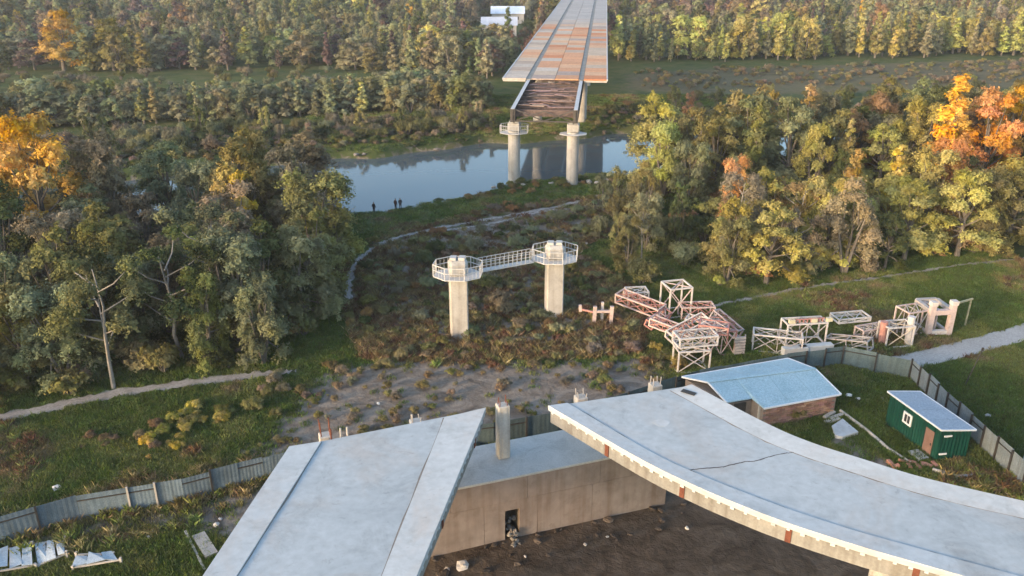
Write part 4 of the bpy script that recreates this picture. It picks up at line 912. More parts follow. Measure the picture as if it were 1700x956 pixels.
# ------------------------------------------------------------------ trees
def leaf_cloud(rng, lobes, n, size, droop=0.0, shell=0.55, rough=.38):
    """n leaf-spray quads spread through the shells of ellipsoid lobes; returns verts, faces, tone per face"""
    w = np.array([l[1][0] * l[1][1] + l[1][1] * l[1][2] + l[1][0] * l[1][2] for l in lobes]); w /= w.sum()
    li = rng.choice(len(lobes), n, p=w)
    cen = np.array([l[0] for l in lobes])[li]; rad = np.array([l[1] for l in lobes])[li]
    # every lobe is a burst of twigs of uneven reach; leaves sit along the outer part of each twig
    T = 46
    td = rng.normal(size=(len(lobes), T, 3)); td /= np.linalg.norm(td, axis=2)[..., None]
    td[..., 2] = np.where(td[..., 2] < -0.4, -td[..., 2] * 0.5, td[..., 2]); reach = 0.62 + 0.62 * rng.random((len(lobes), T)) ** 1.4
    tw = rng.integers(0, T, n); d = td[li, tw]; along = shell * 0.6 + (1 - shell * 0.6) * rng.random(n) ** 0.7
    p = cen + rad * (d * (reach[li, tw] * along)[:, None] + rng.normal(size=(n, 3)) * (0.05 + 0.13 * (1.1 - along))[:, None])
    p[:, 2] -= droop * rad[:, 2] * (along * reach[li, tw]) ** 2 * 0.9
    nrm = d * 0.9 + rng.normal(size=(n, 3)) * rough + np.array([0, 0, 0.25]); nrm /= np.linalg.norm(nrm, axis=1)[:, None]
    a = np.cross(nrm, rng.normal(size=(n, 3)) * .6 + np.cross(d, nrm)); a /= np.linalg.norm(a, axis=1)[:, None]; b = np.cross(nrm, a)
    s = size * (0.5 + 1.0 * rng.random(n)); asp = 0.4 + 0.4 * rng.random(n)
    a = a * s[:, None]; b = b * (s * asp)[:, None]
    v = np.stack([p - a, p - b * 0.8 + nrm * (s * .1)[:, None], p + a, p + b * 0.8 + nrm * (s * .1)[:, None]], 1).reshape(-1, 3)
    f = np.arange(4 * n).reshape(-1, 4)
    lt = rng.random((len(lobes), 3)); tone = np.clip(lt[li] * 0.62 + rng.random((len(lobes), T, 3))[li, tw] * 0.26 + rng.random((n, 3)) * 0.12, 0, 1)
    return v, f, tone
def crown_mesh(name, seed, lobes, n, size, mat, droop=0.0, shell=0.55, trunk=None, rough=.38):
    rng = np.random.default_rng(seed); v, f, tone = leaf_cloud(rng, lobes, n, size, droop, shell, rough)
    verts, faces = v.tolist(), f.tolist(); mi = [0] * len(faces); tn = tone
    if trunk:
        o = len(verts); verts += [tuple(p) for p in trunk.v]; faces += [tuple(i + o for i in q) for q in trunk.f]; mi += [1] * len(trunk.f)
        tn = np.vstack([tone, np.full((len(trunk.f), 3), .5)])
    me = bpy.data.meshes.new(name); me.from_pydata(verts, [], faces); me.materials.append(mat)
    if trunk: me.materials.append(M['bark']); me.polygons.foreach_set('material_index', mi)
    a = me.attributes.new('tone', 'FLOAT_COLOR', 'FACE'); a.data.foreach_set('color', np.hstack([tn, np.ones((len(faces), 1))]).astype(np.float32).ravel())
    return me
def lobes_for(kind, r):
    """unit-ish tree of height 10; returns lobes and trunk/limb skeleton"""
    lobes, tr = [], MB(); H_ = 10.0
    if kind == 'broad':
        fork = r.uniform(1.6, 2.6); lean = r.uniform(-.4, .4)
        tr.tube([(0, 0, -.4), (lean * .3, 0, fork), (lean, .2, 6.5)], [.26, .2, .07], 7)
        for k in range(15):
            a = k * 2.4 + r.uniform(-.4, .4); t = k / 14; z = 1.7 + 6.9 * t + r.uniform(-.5, .5); rr_ = (2.45 - 1.75 * t ** 1.6) * r.uniform(.65, 1.1)
            c = (lean + rr_ * math.cos(a), rr_ * math.sin(a), z); s = r.uniform(1.05, 1.6) * (1 - .25 * t)
            lobes.append((c, (s, s, s * r.uniform(.8, 1.15)))); tr.tube([(lean * .4, 0, fork + t * 2), ((lean + c[0]) / 2, c[1] / 2, (fork + z) / 2 + .3), c], [.11, .07, .025], 5)
    elif kind == 'willow':
        for j in range(3):
            a0 = j * 2.1 + r.random(); tx, ty = 1.3 * math.cos(a0), 1.3 * math.sin(a0)
            tr.tube([(0.1 * j, 0, -.4), (tx * .4, ty * .4, 2.6), (tx, ty, 6.8)], [.2, .14, .05], 6)
            for k in range(6):
                t = k / 5; a = a0 + r.uniform(-1.1, 1.1); q = (1.2 + r.uniform(0, 1.3)) * (1 - .45 * t); c = (q * math.cos(a), q * math.sin(a), 1.3 + 7.4 * t + r.uniform(-.5, .5)); s = r.uniform(.85, 1.35)
                lobes.append((c, (s, s, s * r.uniform(1.1, 1.6)))); tr.tube([(tx * .5, ty * .5, 2.5 + 3 * t), c], [.07, .02], 5)
    elif kind == 'poplar':
        tr.tube([(0, 0, -.4), (0, 0, 3), (r.uniform(-.1, .1), 0, 9.3)], [.2, .15, .03], 6)
        for k in range(15):
            t = k / 14; a = k * 2.4; q = (1.0 - .85 * t ** 1.3) * r.uniform(.4, 1.0) * (0.55 + min(1, t * 4) * .45); z = 1.6 + 8.0 * t; s = (1.0 - .62 * t) * r.uniform(.8, 1.15)
            lobes.append(((q * math.cos(a), q * math.sin(a), z), (s, s, s * 1.5)))
            tr.tube([(0, 0, z - .6), (q * math.cos(a), q * math.sin(a), z + .2)], [.05, .015], 4)
    elif kind == 'sparse':
        tr.tube([(0, 0, -.4), (.3, .1, 2.0), (.05, -.1, 4.0), (.35, -.2, 6.0), (.5, .1, 8.6)], [.15, .12, .1, .07, .03], 7)
        for k in range(10):
            a = k * 2.2 + r.uniform(-.5, .5); z0 = 3 + .5 * k; q = r.uniform(1.2, 2.4); c = (q * math.cos(a), q * math.sin(a), z0 + r.uniform(1.2, 2.4))
            tr.tube([(.25, 0, z0), (c[0] * .55, c[1] * .55, z0 + .8), c], [.06, .04, .015], 5); s = r.uniform(.75, 1.25); lobes.append((c, (s, s, s * 1.1)))
    else:   # bush
        for k in range(9):
            a = k * 2.4; q = r.uniform(1, 4.2) if k else 0; z = r.uniform(3.2, 6.6) - q * .25; s = r.uniform(2.2, 3.4)
            lobes.append(((q * math.cos(a), q * math.sin(a), z), (s, s, s * r.uniform(.9, 1.2)))); tr.tube([(0, 0, -.6), (q * math.cos(a) * .6, q * math.sin(a) * .6, z * .6), (q * math.cos(a), q * math.sin(a), z)], [.28, .18, .06], 5)
    return lobes, tr
KINDS = {'broad': (5, 24000, .105, .1, .42), 'willow': (5, 22000, .10, .25, .40), 'poplar': (4, 13000, .105, 0, .35), 'sparse': (3, 11000, .09, .1, .4), 'bush': (4, 8000, .26, .05, .45)}
PROTO = {}
for ki, (kname, (nv, nl, sz, dr_, sh)) in enumerate(KINDS.items()):
    PROTO[kname] = []
    for v in range(nv):
        r = random.Random(100 * ki + v); lob, tr = lobes_for(kname, r)
        cm = crown_mesh('crown', 1000 * ki + v, lob, nl, sz, M['leaf'], dr_, sh); tm = tr.mesh('trunk', M['palebark'] if kname in ('sparse',) else M['bark'])
        far = crown_mesh('woodland_tree', 5000 * ki + v, lob, int(nl * 0.42), sz * 1.55, M['farleaf'], dr_, sh, tr, .22)
        PROTO[kname].append((cm, tm, far))

OLV, GGR, DGR, GRB, YGR, YEL, ORG, BRN, PUR = (0.155, 0.145, 0.052), (0.165, 0.172, 0.092), (0.075, 0.090, 0.034), (0.185, 0.155, 0.100), (0.28, 0.265, 0.072), (0.46, 0.265, 0.030), (0.50, 0.205, 0.045), (0.20, 0.125, 0.055), (0.115, 0.085, 0.075)
CNAME = {OLV: 'olive', GGR: 'grey-green', DGR: 'dark green', GRB: 'grey-brown', YGR: 'yellow-green', YEL: 'golden yellow', ORG: 'orange', BRN: 'brown', PUR: 'dull purple-brown'}
trees = []       # x, y, height, kind, base colour, width factor, label, group
def jit(c, a=0.18): f = RNG.uniform(1 - a, 1 + a); return tuple(max(.01, k * f * RNG.uniform(1 - a * .5, 1 + a * .5)) for k in c)
OCC = {}
def free(x, y, r):
    i, j = int(x // 6), int(y // 6)
    for a in (-1, 0, 1):
        for b in (-1, 0, 1):
            for (px, py, pr) in OCC.get((i + a, j + b), ()):
                if (px - x) ** 2 + (py - y) ** 2 < ((r + pr) / 2) ** 2: return False
    return True
def occupy(x, y, r): OCC.setdefault((int(x // 6), int(y // 6)), []).append((x, y, r))
def riverd(x, y): return float(rdist(np.array([x]), np.array([y]))[0])
def on_road(x, y, m):
    for cl, w in ROADS:
        if float(seg_dist(np.array([x]), np.array([y]), cl)[0]) < w / 2 + m: return True
    return False
def on_bridge(x, y, m=11.5):
    d = Vector((x, y)) - BO; s, o = d.dot(BD), d.dot(BN); return -6 < s < 400 and abs(o) < m
def tree(x, y, h, kind, col, wf=1.0, label=None, group=None, r=None):
    trees.append((x, y, h, kind, col, wf, label, group)); occupy(x, y, r or h * .3)
# landmark trees, seen one by one in the photograph
LAND = [(-53.5, 92, 20.0, 'broad', YEL, 0.95, 'tall golden yellow tree at the left edge above the left wood'), (-48, 95, 16.0, 'willow', GRB, 1.0, 'grey-brown tree right beside the tall golden tree at the left edge'),
        (-31.5, 93, 13.4, 'broad', (0.40, 0.27, 0.05), 0.95, 'rounded golden tree standing in the right part of the left wood'), (-36.5, 114, 14.2, 'broad', (0.42, 0.27, 0.05), .9, 'yellow-topped tree at the back of the left wood by the river'),
        (-27.5, 68.5, 9.6, 'willow', (0.15, 0.15, 0.045), .85, 'yellow-green leafy tree at the right front corner of the left wood'), (-34.6, 64.4, 12.6, 'sparse', (0.15, 0.145, 0.06), 1.1, 'thin tree with a bare pale leaning trunk beside the gravel path'),
        (-41, 70, 13.5, 'broad', (0.16, 0.145, 0.05), .95, 'olive-yellow round tree behind the bare leaning trunk'), (-29, 76, 13.0, 'sparse', GGR, 1.1, 'half-bare pale-limbed tree in the middle of the left wood'),
        (70, 122, 17.5, 'broad', ORG, 1.05, 'biggest bright orange tree at the right edge of the right wood'), (63.5, 121, 18.5, 'poplar', (0.56, 0.30, 0.03), 1.5, 'tall golden-orange poplar left of the biggest orange tree'),
        (77, 127, 17.5, 'broad', YEL, 1.0, 'golden tree at the right edge behind the orange trees'), (75, 116, 14.0, 'willow', ORG, 1.05, 'lower orange tree in front of the biggest orange tree'),
        (57, 108, 13.0, 'willow', (0.40, 0.20, 0.06), 1.0, 'pale orange tree left in front of the biggest orange tree'), (49.5, 106, 12.0, 'poplar', (0.40, 0.28, 0.05), 1.4, 'slim yellow poplar at the middle of the right wood'),
        (45, 108, 11.0, 'poplar', (0.36, 0.25, 0.05), 1.4, 'shorter yellow poplar left of the slim yellow poplar'), (29.5, 108, 10.0, 'willow', (0.36, 0.19, 0.06), .9, 'small orange-brown tree at the left end of the right wood'),
        (48, 137, 14.6, 'poplar', (0.33, 0.22, 0.07), 1.5, 'slim tan poplar by the river in the right wood'), (36.5, 134, 15.0, 'broad', (0.24, 0.185, 0.06), .95, 'broad tan tree by the river left of the slim tan poplar'), (41.5, 138, 15.3, 'broad', (0.25, 0.19, 0.06), .9, 'second broad tan tree by the river in the right wood'),
        (32, 89.5, 8.5, 'sparse', GRB, 1.1, 'bare grey tree at the left front of the right wood'), (27.5, 96, 11.5, 'sparse', GRB, 1.0, 'tall bare-limbed grey tree behind the left front of the right wood'),
        (23, 124, 12.0, 'willow', YGR, 1.1, 'yellow-green willow at the left tip of the right wood by the water'), (27.5, 129, 13.2, 'broad', OLV, 1.1, 'full olive tree right of the yellow-green willow by the water'), (31.5, 126, 12.6, 'broad', (0.22, 0.19, 0.06), 1.1, 'full tan-green tree near the left tip of the right wood'), (25.5, 117, 10.5, 'willow', GGR, 1.1, 'grey-green willow in front of the left tip of the right wood'),
        (-134, 258, 18.5, 'broad', (0.40, 0.25, 0.03), 1.25, 'large golden and olive tree far off at upper left'), (-119, 258, 16, 'broad', (0.17, 0.15, 0.035), 1.35, 'large olive tree right beside the far golden tree at upper left')]
for x, y, h, k, c, wf, lab in LAND: tree(x, y, h, k, c, wf, lab, None, r=h * .32)
def fill(poly, n, kinds, cols, hr, spacing, group, where, tries=14, wfr=(.85, 1.1), cond=None):
    px, py = [p[0] for p in poly], [p[1] for p in poly]; made = 0
    for _ in range(n * tries):
        if made >= n: break
        x, y = RNG.uniform(min(px), max(px)), RNG.uniform(min(py), max(py))
        if not inside(np.array([x]), np.array([y]), poly)[0] or not free(x, y, spacing) or riverd(x, y) < 18.5 or on_bridge(x, y) or (cond and not cond(x, y)): continue
        if y < 130 and on_road(x, y, 1.0): continue
        c = RNG.choices([q[0] for q in cols], [q[1] for q in cols])[0]; k = RNG.choices([q[0] for q in kinds], [q[1] for q in kinds])[0]; h = RNG.uniform(*hr) * (.62 if k == 'bush' else 1)
        size = 'tall' if h > (hr[0] + hr[1]) / 2 else 'smaller'
        kn = {'broad': 'broad tree', 'willow': 'willow', 'poplar': 'poplar', 'sparse': 'half-bare tree', 'bush': 'bushy shrub'}[k]
        trees.append((x, y, h, k, c, RNG.uniform(*wfr), f'{size} {CNAME[c]} {kn} {where}', group)); occupy(x, y, spacing); made += 1
    return made
leftwood = [(-130, 36), (-60, 52.5), (-46, 58.5), (-35, 65), (-22.5, 69), (-19.5, 74), (-21, 92), (-25, 105), (-30, 117), (-62, 104), (-140, 70)]
front_l = [(-75, 47), (-46, 58.8), (-35, 64.8), (-22.5, 68.8), (-21, 78), (-40, 76), (-80, 62)]
fill(front_l, 36, [('broad', 3), ('willow', 4), ('sparse', .6)], [(OLV, 4), (GGR, 3), (DGR, 2), (GRB, 1.5)], (9, 13.5), 3.2, 'front trees of the left wood', 'at the front of the left wood', wfr=(1.0, 1.25))
fill(leftwood, 125, [('broad', 4), ('willow', 4), ('sparse', .5)], [(OLV, 4), (GGR, 4), (DGR, 1), (GRB, 2.2), (YGR, 1.0)], (9, 15), 3.9, 'trees inside the left wood', 'inside the left wood', wfr=(1.0, 1.3))
rightwood_f = [(23, 86), (42, 92.5), (63, 99), (120, 117), (120, 130), (62, 112), (40, 106), (24, 98)]
fill(rightwood_f, 84, [('broad', 4), ('willow', 4), ('sparse', .4)], [(OLV, 3), (YGR, 6), (GRB, 1.0), (DGR, .4), (BRN, .9)], (7, 12.5), 3.1, 'front trees of the right wood', 'at the front of the right wood', wfr=(1.0, 1.3))
rightwood_b = [(22, 131), (22, 118), (34, 122), (62, 128), (120, 145), (140, 170), (60, 150)]
fill(rightwood_b, 64, [('broad', 4), ('willow', 3), ('poplar', 1)], [(OLV, 3), (GGR, 2.5), (DGR, .8), (YGR, 2.5), (BRN, .9)], (10, 15.5), 3.6, 'riverside trees of the right wood', 'by the river in the right wood', wfr=(1.0, 1.25))
rightwood_m = [(19, 90), (24, 98), (40, 106), (62, 112), (120, 130), (120, 143), (62, 127), (34, 121), (21, 117), (17, 104)]
fill(rightwood_m, 40, [('willow', 3), ('bush', 3)], [(GGR, 3), (DGR, 3), (OLV, 2)], (5, 9), 4.2, 'low trees inside the right wood', 'in the middle of the right wood')
gap = [(13.5, 86), (18, 86), (19, 118), (15, 122), (11, 110)]
fill(gap, 12, [('willow', 3), ('bush', 2), ('sparse', .5)], [(GGR, 3), (OLV, 3), (YGR, 1)], (5, 8.5), 3.4, 'trees beside the square piers', 'between the right square pier and the right wood')
lgap = [(-20.5, 76), (-18.5, 84), (-19.5, 98), (-24, 110), (-26, 104), (-22, 90)]
fill(lgap, 12, [('willow', 3), ('bush', 3)], [(GGR, 3), (OLV, 3), (GRB, 1)], (3, 6), 3.2, 'small trees left of the square piers', 'between the left wood and the foot path')
midscrub = [G(*p)[:2] for p in ((600, 470), (640, 420), (820, 380), (1000, 350), (1030, 380), (990, 440), (1060, 500), (900, 530), (640, 520))]
fill([tuple(p) for p in midscrub], 24, [('bush', 1)], [(GGR, 3), (DGR, 2), (OLV, 2), (GRB, 1)], (1.8, 4.2), 1.9, 'shrubs around the square piers', 'in the scrub around the square piers', cond=lambda x, y: (Vector((x, y)) - np1).length > 2.4 and (Vector((x, y)) - np2).length > 2.4)
# far bank
def fb(y0, x): return y0 + 0.26 * x
bank_scrub = [(-90, 138), (-34, 160), (-4, 172), (-4, 184), (-34, 178), (-110, 158)]
fill(bank_scrub, 110, [('bush', 3), ('willow', .5)], [(GRB, 3), (OLV, 3), (DGR, 1.5), (GGR, 1)], (3.0, 6.4), 2.7, 'bank shrubs across the river', 'on the far bank left of the bridge')
bank_r = [(20, 182), (40, 184), (140, 212), (140, 226), (40, 206), (22, 205)]
fill(bank_r, 34, [('bush', 3), ('willow', 1)], [(DGR, 3), (OLV, 3), (BRN, .7)], (3.0, 6.0), 4.0, 'bank shrubs right of the bridge', 'on the far bank right of the bridge')
belt_a = [(-175, 150), (-130, 164), (-90, 175), (-34, 188), (-6, 195), (-6, 208), (-34, 203), (-95, 192), (-135, 182), (-180, 170)]
fill(belt_a, 330, [('poplar', 3), ('willow', 4), ('broad', 1)], [(GGR, 7), (OLV, 1.2), (YGR, .2)], (5.5, 8.5), 2.2, 'young poplars beyond the river on the left', 'in the front poplar belt beyond the river on the left', wfr=(1.3, 2.0))
belt_b = [(-2, 240), (0, 292), (-215, 300), (-215, 262), (-120, 252), (-60, 262)]
fill(belt_b, 210, [('poplar', 4), ('broad', 1.5), ('willow', 1)], [(GGR, 6), (OLV, 1.5), (PUR, .8), (DGR, .8), (YGR, .25)], (5.5, 12.5), 4.6, 'scattered poplars behind the front belt', 'behind the front poplar belt on the left', wfr=(1.2, 2.0))
strip_l = [(-6, 210), (-4, 238), (-60, 258), (-120, 248), (-200, 250), (-190, 186), (-95, 196)]
fill(strip_l, 90, [('bush', 1)], [(OLV, 3), (GRB, 3), (GGR, 2)], (3, 6), 4.5, 'bushes between the poplar belts', 'in the open strip behind the front poplar belt', wfr=(.9, 1.4))
belt_r = [(30, 262), (60, 272), (160, 290), (300, 312), (300, 350), (160, 322), (60, 305), (36, 300)]
fill(belt_r, 340, [('poplar', 4), ('willow', 2)], [(YGR, 5), (OLV, 3), (GGR, 2), ((0.33, 0.26, 0.06), 1.5)] if False else [(YGR, 6), (OLV, 2), (GGR, 3)], (7, 14.5), 3.7, 'yellow-green poplars beyond the far meadow', 'in the poplar belt beyond the far meadow on the right', wfr=(1.1, 1.8), cond=lambda x, y: y > 272 + .12 * x + 14 * noise.noise(Vector((x * .05, 3, 7))))
mead = [(34, 222), (170, 236), (300, 255), (300, 296), (160, 280), (36, 256)]
fill(mead, 40, [('bush', 1)], [(GRB, 3), (OLV, 2)], (2, 4.5), 5, 'bushes in the far meadow', 'in the far meadow on the right')
n_named = len(trees)
# the woods beyond, reading as one mass
def sprinkle(y0, y1, sp, hr, kinds, cols, xlo=None, xhi=None):
    y = y0
    while y < y1:
        hw = 0.70 * y + 25; x = -hw if xlo is None else max(-hw, xlo(y)); xe = hw if xhi is None else min(hw, xhi(y))
        while x < xe:
            tx, ty = x + RNG.uniform(-.6, .6) * sp, y + RNG.uniform(-.6, .6) * sp
            if not on_bridge(tx, ty) and free(tx, ty, sp * .6) and not (abs(tx - G(843, 38).x) < 16 and -45 < ty - G(843, 38).y < 14) and not (abs(tx - G(829, 58).x) < 12 and -45 < ty - G(829, 58).y < 9):
                patch = noise.noise(Vector((tx * .012, ty * .012, 3.3))) + .5 * noise.noise(Vector((tx * .04, ty * .04, 8)))
                if noise.noise(Vector((tx * .009, ty * .035, 20))) < -.12: x += sp; continue
                cw = [w * math.exp(4.5 * patch * s) for c, w, s in cols]
                c = RNG.choices([q[0] for q in cols], cw)[0]; k = RNG.choices([q[0] for q in kinds], [q[1] for q in kinds])[0]
                trees.append((tx, ty, RNG.uniform(*hr) * (.6 if k == 'bush' else 1) * (1 + .25 * patch) * RNG.uniform(.7, 1.2), k, c, RNG.uniform(.9, 1.35), None, None))
            x += sp
        y += sp * .9
mix_cols = [(OLV, 4, 0.2), (GGR, 5, 1), (DGR, 1.5, -.3), (GRB, 2.4, -.8), (PUR, 1.5, -1.2), (YGR, .9, .3), (BRN, .8, -1.0), (YEL, .10, 0)]
mixk = [('broad', 4), ('poplar', 2.2), ('willow', 2), ('bush', 2.5)]
sprinkle(300, 345, 6.2, (6, 12.5), mixk, mix_cols, xhi=lambda y: BO.x + (y - BO.y) * BD.x / BD.y - 10)
sprinkle(322, 345, 5.4, (8, 13), mixk, mix_cols, xlo=lambda y: 26)
sprinkle(345, 560, 6.6, (9, 15), mixk, mix_cols)
sprinkle(560, 800, 9.5, (10, 17), mixk, mix_cols)

def dist(t): return math.hypot(t[0], t[1])
named = sorted([i for i in range(n_named) if trees[i][6]], key=lambda i: dist(trees[i]) / trees[i][2] * (0 if i < len(LAND) else 1))
indiv = {'tree': [], 'shrub': []}; rest = [i for i in range(n_named, len(trees))]
for i in named:
    kk = 'shrub' if trees[i][3] == 'bush' else 'tree'
    (indiv[kk] if len(indiv[kk]) < 300 else rest).append(i)
ORD = ['leftmost', 'second from left', 'third from left', 'fourth from left', 'fifth from left', 'sixth from left', 'seventh from left', 'eighth from left', 'ninth from left', 'tenth from left', 'eleventh from left', 'twelfth from left', 'thirteenth from left', 'fourteenth from left', 'fifteenth from left', 'sixteenth from left', 'seventeenth from left', 'eighteenth from left', 'nineteenth from left', 'twentieth from left']
bylab = {}
for kk in indiv:
    for i in indiv[kk]: bylab.setdefault(trees[i][6], []).append(i)
for lab, ids in bylab.items():
    if len(ids) < 2: continue
    ids.sort(key=lambda i: trees[i][0] / (trees[i][1] * math.cos(PITCH) + 12))
    for n_, i in enumerate(ids):
        o_ = ORD[n_] if n_ < 20 else ORD[len(ids) - 1 - n_].replace('left', 'right') if len(ids) - 1 - n_ < 20 else None
        if o_: trees[i] = trees[i][:6] + (f'{lab}, {o_}',) + trees[i][7:]
NAMES = {'broad': 'broadleaf_tree', 'willow': 'willow_tree', 'poplar': 'poplar_tree', 'sparse': 'half_bare_tree', 'bush': 'shrub'}
for kk in ('tree', 'shrub'):
    for i in indiv[kk]:
        x, y, h, k, c, wf, lab, grp = trees[i]; cm, tm, _ = RNG.choice(PROTO[k]); s = h / 10
        t = empty(NAMES[k], (x, y, gz(x, y)), lab, kk, lab if grp else None, RNG.uniform(0, 6.28)); 
        if grp: t['group'] = grp
        o = link_mesh('crown', cm, t, scale=(s * wf, s * wf, s), color=jit(c, .14)); link_mesh('trunk', tm, t, scale=(s * wf, s * wf, s))

def scatter_object(name, pts, protos, label, cat, mat_kind='stuff'):
    """pts: (x, y, z, rot, sx, sz, proto index, colour); one object whose pieces are instanced with geometry nodes"""
    me = bpy.data.meshes.new(name); me.from_pydata([p[:3] for p in pts], [], [])
    def attr(nm, ty, key, data): a = me.attributes.new(nm, ty, 'POINT'); a.data.foreach_set(key, np.array(data, dtype=np.int32 if ty == 'INT' else np.float32).ravel())
    attr('rotz', 'FLOAT_VECTOR', 'vector', [(0, 0, p[3]) for p in pts]); attr('scl', 'FLOAT_VECTOR', 'vector', [(p[4], p[4], p[5]) for p in pts])
    attr('kind_index', 'INT', 'value', [p[6] for p in pts]); attr('tcol', 'FLOAT_COLOR', 'color', [(*p[7], 1) for p in pts])
    o = bpy.data.objects.new(name, me); C.objects.link(o); tag(o, label, cat, kind='stuff')
    ng = bpy.data.node_groups.new(name, 'GeometryNodeTree'); ng.interface.new_socket('Geometry', in_out='INPUT', socket_type='NodeSocketGeometry'); ng.interface.new_socket('Geometry', in_out='OUTPUT', socket_type='NodeSocketGeometry')
    N, L = ng.nodes, ng.links; gi, go = N.new('NodeGroupInput'), N.new('NodeGroupOutput'); mp = N.new('GeometryNodeMeshToPoints'); L.new(gi.outputs[0], mp.inputs[0]); jo = N.new('GeometryNodeJoinGeometry')
    def na(nm, ty): n = N.new('GeometryNodeInputNamedAttribute'); n.data_type = ty; n.inputs[0].default_value = nm; return n.outputs[0]
    ro, sc_, ki = na('rotz', 'FLOAT_VECTOR'), na('scl', 'FLOAT_VECTOR'), na('kind_index', 'INT')
    for i, pm in enumerate(protos):
        src = bpy.data.objects.new(name + '_source', pm); oi = N.new('GeometryNodeObjectInfo'); oi.inputs['Object'].default_value = src; oi.inputs['As Instance'].default_value = False
        cp = N.new('FunctionNodeCompare'); cp.data_type = 'INT'; cp.operation = 'EQUAL'; L.new(ki, cp.inputs[2]); cp.inputs[3].default_value = i
        ip = N.new('GeometryNodeInstanceOnPoints'); L.new(mp.outputs[0], ip.inputs['Points']); L.new(cp.outputs[0], ip.inputs['Selection']); L.new(oi.outputs['Geometry'], ip.inputs['Instance']); L.new(ro, ip.inputs['Rotation']); L.new(sc_, ip.inputs['Scale'])
        L.new(ip.outputs[0], jo.inputs[0])
    L.new(jo.outputs[0], go.inputs[0]); md = o.modifiers.new('scatter', 'NODES'); md.node_group = ng; return o
protos, pindex = [], {}
for k in PROTO:
    pindex[k] = list(range(len(protos), len(protos) + len(PROTO[k]))); protos += [p[2] for p in PROTO[k]]
zs_ = hgt(np.array([trees[i][0] for i in rest]), np.array([trees[i][1] for i in rest]))
scatter_object('far_woodland', [(trees[i][0], trees[i][1], float(z), RNG.uniform(0, 6.28), trees[i][2] / 10 * trees[i][5], trees[i][2] / 10, RNG.choice(pindex[trees[i][3]]), jit(tuple(q * 1.28 for q in trees[i][4]), .22)) for i, z in zip(rest, zs_)], protos, 'mixed autumn woods stretching to the horizon beyond the river', 'woodland')

# ------------------------------------------------------------------ undergrowth and grass
def tuft_mesh(name, seed, blades, h, spread, w):
    r = random.Random(seed); vs, fs, tn = [], [], []
    for b in range(blades):
        a = r.uniform(0, 6.28); q = r.uniform(0, spread); x, y = q * math.cos(a), q * math.sin(a); a2 = r.uniform(0, 6.28); hh = h * r.uniform(.5, 1.2); dx, dy = r.gauss(0, .25) * hh, r.gauss(0, .25) * hh
        o = len(vs); ux, uy = math.cos(a2) * w, math.sin(a2) * w
        vs += [(x - ux, y - uy, -.03), (x + ux, y + uy, -.03), (x + dx * .5 + ux * .7, y + dy * .5 + uy * .7, hh * .6), (x + dx * 1.3, y + dy * 1.3, hh)]; fs.append((o, o + 1, o + 2, o + 3)); tn.append((r.random(), r.random(), r.random(), 1))
    me = bpy.data.meshes.new(name); me.from_pydata(vs, [], fs); me.materials.append(M['farleaf']); at_ = me.attributes.new('tone', 'FLOAT_COLOR', 'FACE'); at_.data.foreach_set('color', np.array(tn, dtype=np.float32).ravel()); return me
tufts = [tuft_mesh('grass_tuft', i, 60, .34, .6, .02) for i in range(3)] + [tuft_mesh('weed_tuft', 9 + i, 80, .6, .55, .013) for i in range(2)]
GA, GB, GD, GR = (0.082, 0.122, 0.030), (0.135, 0.160, 0.046), (0.19, 0.16, 0.075), (0.12, 0.075, 0.045)
ST = [WA, WB]
avoid = [[(-14, 20), (-14.5, 42), (11, 52), (48, 30), (48, 20)], [tuple(p) for p in foot], [tuple(p) for p in (ca, cb, cc, cd_)]]
def ground_points(n, x0, x1, y0, y1, smax, seed):
    g = np.random.default_rng(seed); x, y = g.uniform(x0, x1, n), g.uniform(y0, y1, n)
    ok = (np.abs(x) < .66 * y + 14) & (rdist(x, y) > 17.2) & (soil_at(x, y) + g.normal(0, .22, n) < smax)
    for a in avoid: ok &= ~inside(x, y, a)
    for cl, w in ROADS: ok &= seg_dist(x, y, cl) > w / 2 + .15
    return x[ok], y[ok]
pts = []
fl = [(-46, 37.5), (-33, 43.9), (-25.9, 47.3), (-16.2, 51.5), (-9, 53.8)]
for n, box, smax in ((95000, (-62, 62, 38, 100), .55), (26000, (-45, 60, 100, 215), .6)):
    x, y = ground_points(n, *box, smax, n); z = hgt(x, y); dryz = inside(x, y, [tuple(p[:2]) for p in scrub]); near_f = seg_dist(x, y, fl)
    for a, b, c, d, dz_ in zip(x, y, z, near_f, dryz):
        v = noise.noise(Vector((a * .09, b * .09, 1))) + .6 * noise.noise(Vector((a * .35, b * .35, 5)))
        col = GA if v < -.05 else (GB if v < .32 else GD); k = RNG.choice((0, 1, 2)); s = RNG.uniform(.55, 1.1)
        if dz_ and RNG.random() < .8: col = RNG.choice((GD, GD, GR, (0.15, 0.105, 0.06))); k = RNG.choice((1, 3, 4))
        elif d < 3.2 and b > 43 and RNG.random() < .75: col = GD if RNG.random() < .55 else GB; s *= 1.25; k = RNG.choice((1, 3))
        elif v > .42 and RNG.random() < .5: k, col = RNG.choice((3, 4)), RNG.choice((GD, GR, GB))
        pts.append((float(a), float(b), float(c), RNG.uniform(0, 6.28), s * (1.5 if b > 100 else 1), s * RNG.uniform(.6, 1.1), k, jit(col, .25)))
scatter_object('meadow_grass', pts, tufts, 'rough autumn grass and weeds covering the open ground', 'grass')
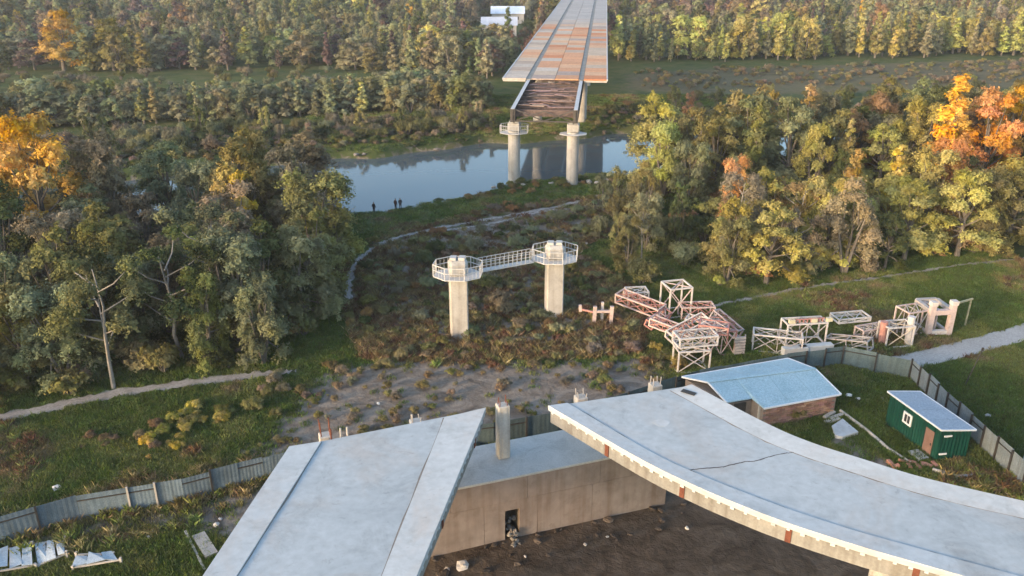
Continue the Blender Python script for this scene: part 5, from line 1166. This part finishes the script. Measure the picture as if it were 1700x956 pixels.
# undergrowth: low scrub under the woods and over the bare ground
under = []
bp_i = [PROTO['bush'][i][2] for i in range(4)]
def under_fill(poly, n, hr, cols, rmin=16.6):
    px, py = [p[0] for p in poly], [p[1] for p in poly]
    for _ in range(n):
        x, y = RNG.uniform(min(px), max(px)), RNG.uniform(min(py), max(py))
        if not inside(np.array([x]), np.array([y]), poly)[0] or riverd(x, y) < rmin or on_road(x, y, .5): continue
        h = RNG.uniform(*hr); c = RNG.choice(cols); under.append((x, y, gz(x, y), RNG.uniform(0, 6.28), h / 10 * RNG.uniform(.9, 1.4), h / 10, RNG.randrange(4), jit(c, .25)))
under_fill(leftwood, 420, (1.2, 3.2), [DGR, OLV, GRB]); under_fill(front_l, 130, (1.2, 3.4), [DGR, OLV])
for w in (rightwood_f, rightwood_b, rightwood_m): under_fill(w, 420, (1.4, 3.8), [DGR, OLV, BRN, YGR])
under_fill([tuple(p[:2]) for p in scrub], 520, (.3, 1.4), [GGR, OLV, GRB, DGR, OLV, GGR, BRN]); under_fill([tuple(p[:2]) for p in mid_dirt], 260, (.2, .9), [GRB, OLV, GD])
under_fill(bank_scrub, 900, (.7, 2.4), [GRB, OLV, DGR]); under_fill(bank_r, 300, (.6, 2.2), [OLV, DGR, GRB]); under_fill(mead, 1600, (.5, 1.8), [GRB, GD, OLV])
under_fill([(-95, 128), (-40, 152), (-4, 165), (-2, 176), (-36, 166), (-100, 144)], 1100, (.5, 2.0), [GRB, OLV, DGR], 15.9)
under_fill([(16, 170), (40, 180), (60, 186), (60, 200), (16, 190)], 420, (.5, 1.6), [OLV, DGR, GRB], 15.9)
under_fill([(-20, 118), (18, 128), (20, 136), (0, 131), (-20, 122)], 110, (.4, 1.4), [OLV, DGR, BRN])
for px, py, c, h in ((270, 742, (0.36, 0.26, 0.05), 1.2), (284, 733, (0.30, 0.24, 0.05), .9), (322, 704, (0.28, 0.23, 0.06), 1.5), (334, 696, (0.32, 0.26, 0.06), 1.2), (345, 705, (0.25, 0.22, 0.04), 1.2), (370, 690, (0.14, .15, .04), 1.5), (300, 715, (.2, .18, .05), 1.1), (240, 730, (.15, .115, .06), 1.2), (150, 745, (.14, .10, .065), 1.0), (180, 735, (.13, .095, .06), 0.9), (420, 680, OLV, 1.5), (450, 660, OLV, 1.6), (470, 640, GRB, 1.8), (1300, 690, (.09, .075, .03), 1.9), (1315, 697, OLV, 1.4), (1110, 605, (.22, .17, .05), 1.6), (1095, 600, (.16, .13, .05), 1.4)):
    q = G(px, py)
    for _ in range(4): h2 = h * RNG.uniform(.3, 1); under.append((q.x + RNG.gauss(0, 1.1), q.y + RNG.gauss(0, .9), 0, RNG.uniform(0, 6), h2 / 10 * 1.1, h2 / 10, RNG.randrange(4), jit(c, .2)))
scatter_object('undergrowth', under, bp_i, 'low scrub and weeds under the woods and across the open ground', 'undergrowth')
print('trees', len(trees), 'named', n_named, 'rest', len(rest), 'grass', len(pts))

# ------------------------------------------------------------------ evening haze
hz_ = MB().box((0, 670, 16), (1820, 1480, 41.5))
hm = bpy.data.materials.new('evening_haze'); hm.use_nodes = True; hN = hm.node_tree.nodes; hN.remove(hN['Principled BSDF'])
pv = hN.new('ShaderNodeVolumePrincipled'); pv.inputs['Color'].default_value = (0.86, 0.9, 0.95, 1); pv.inputs['Density'].default_value = 0.0002; pv.inputs['Anisotropy'].default_value = 0.2
hm.node_tree.links.new(pv.outputs[0], [n for n in hN if n.type == 'OUTPUT_MATERIAL'][0].inputs['Volume'])
single('haze', hz_, hm, (0, 670, 16), 'thin evening haze over the river valley', 'haze', kind='stuff')
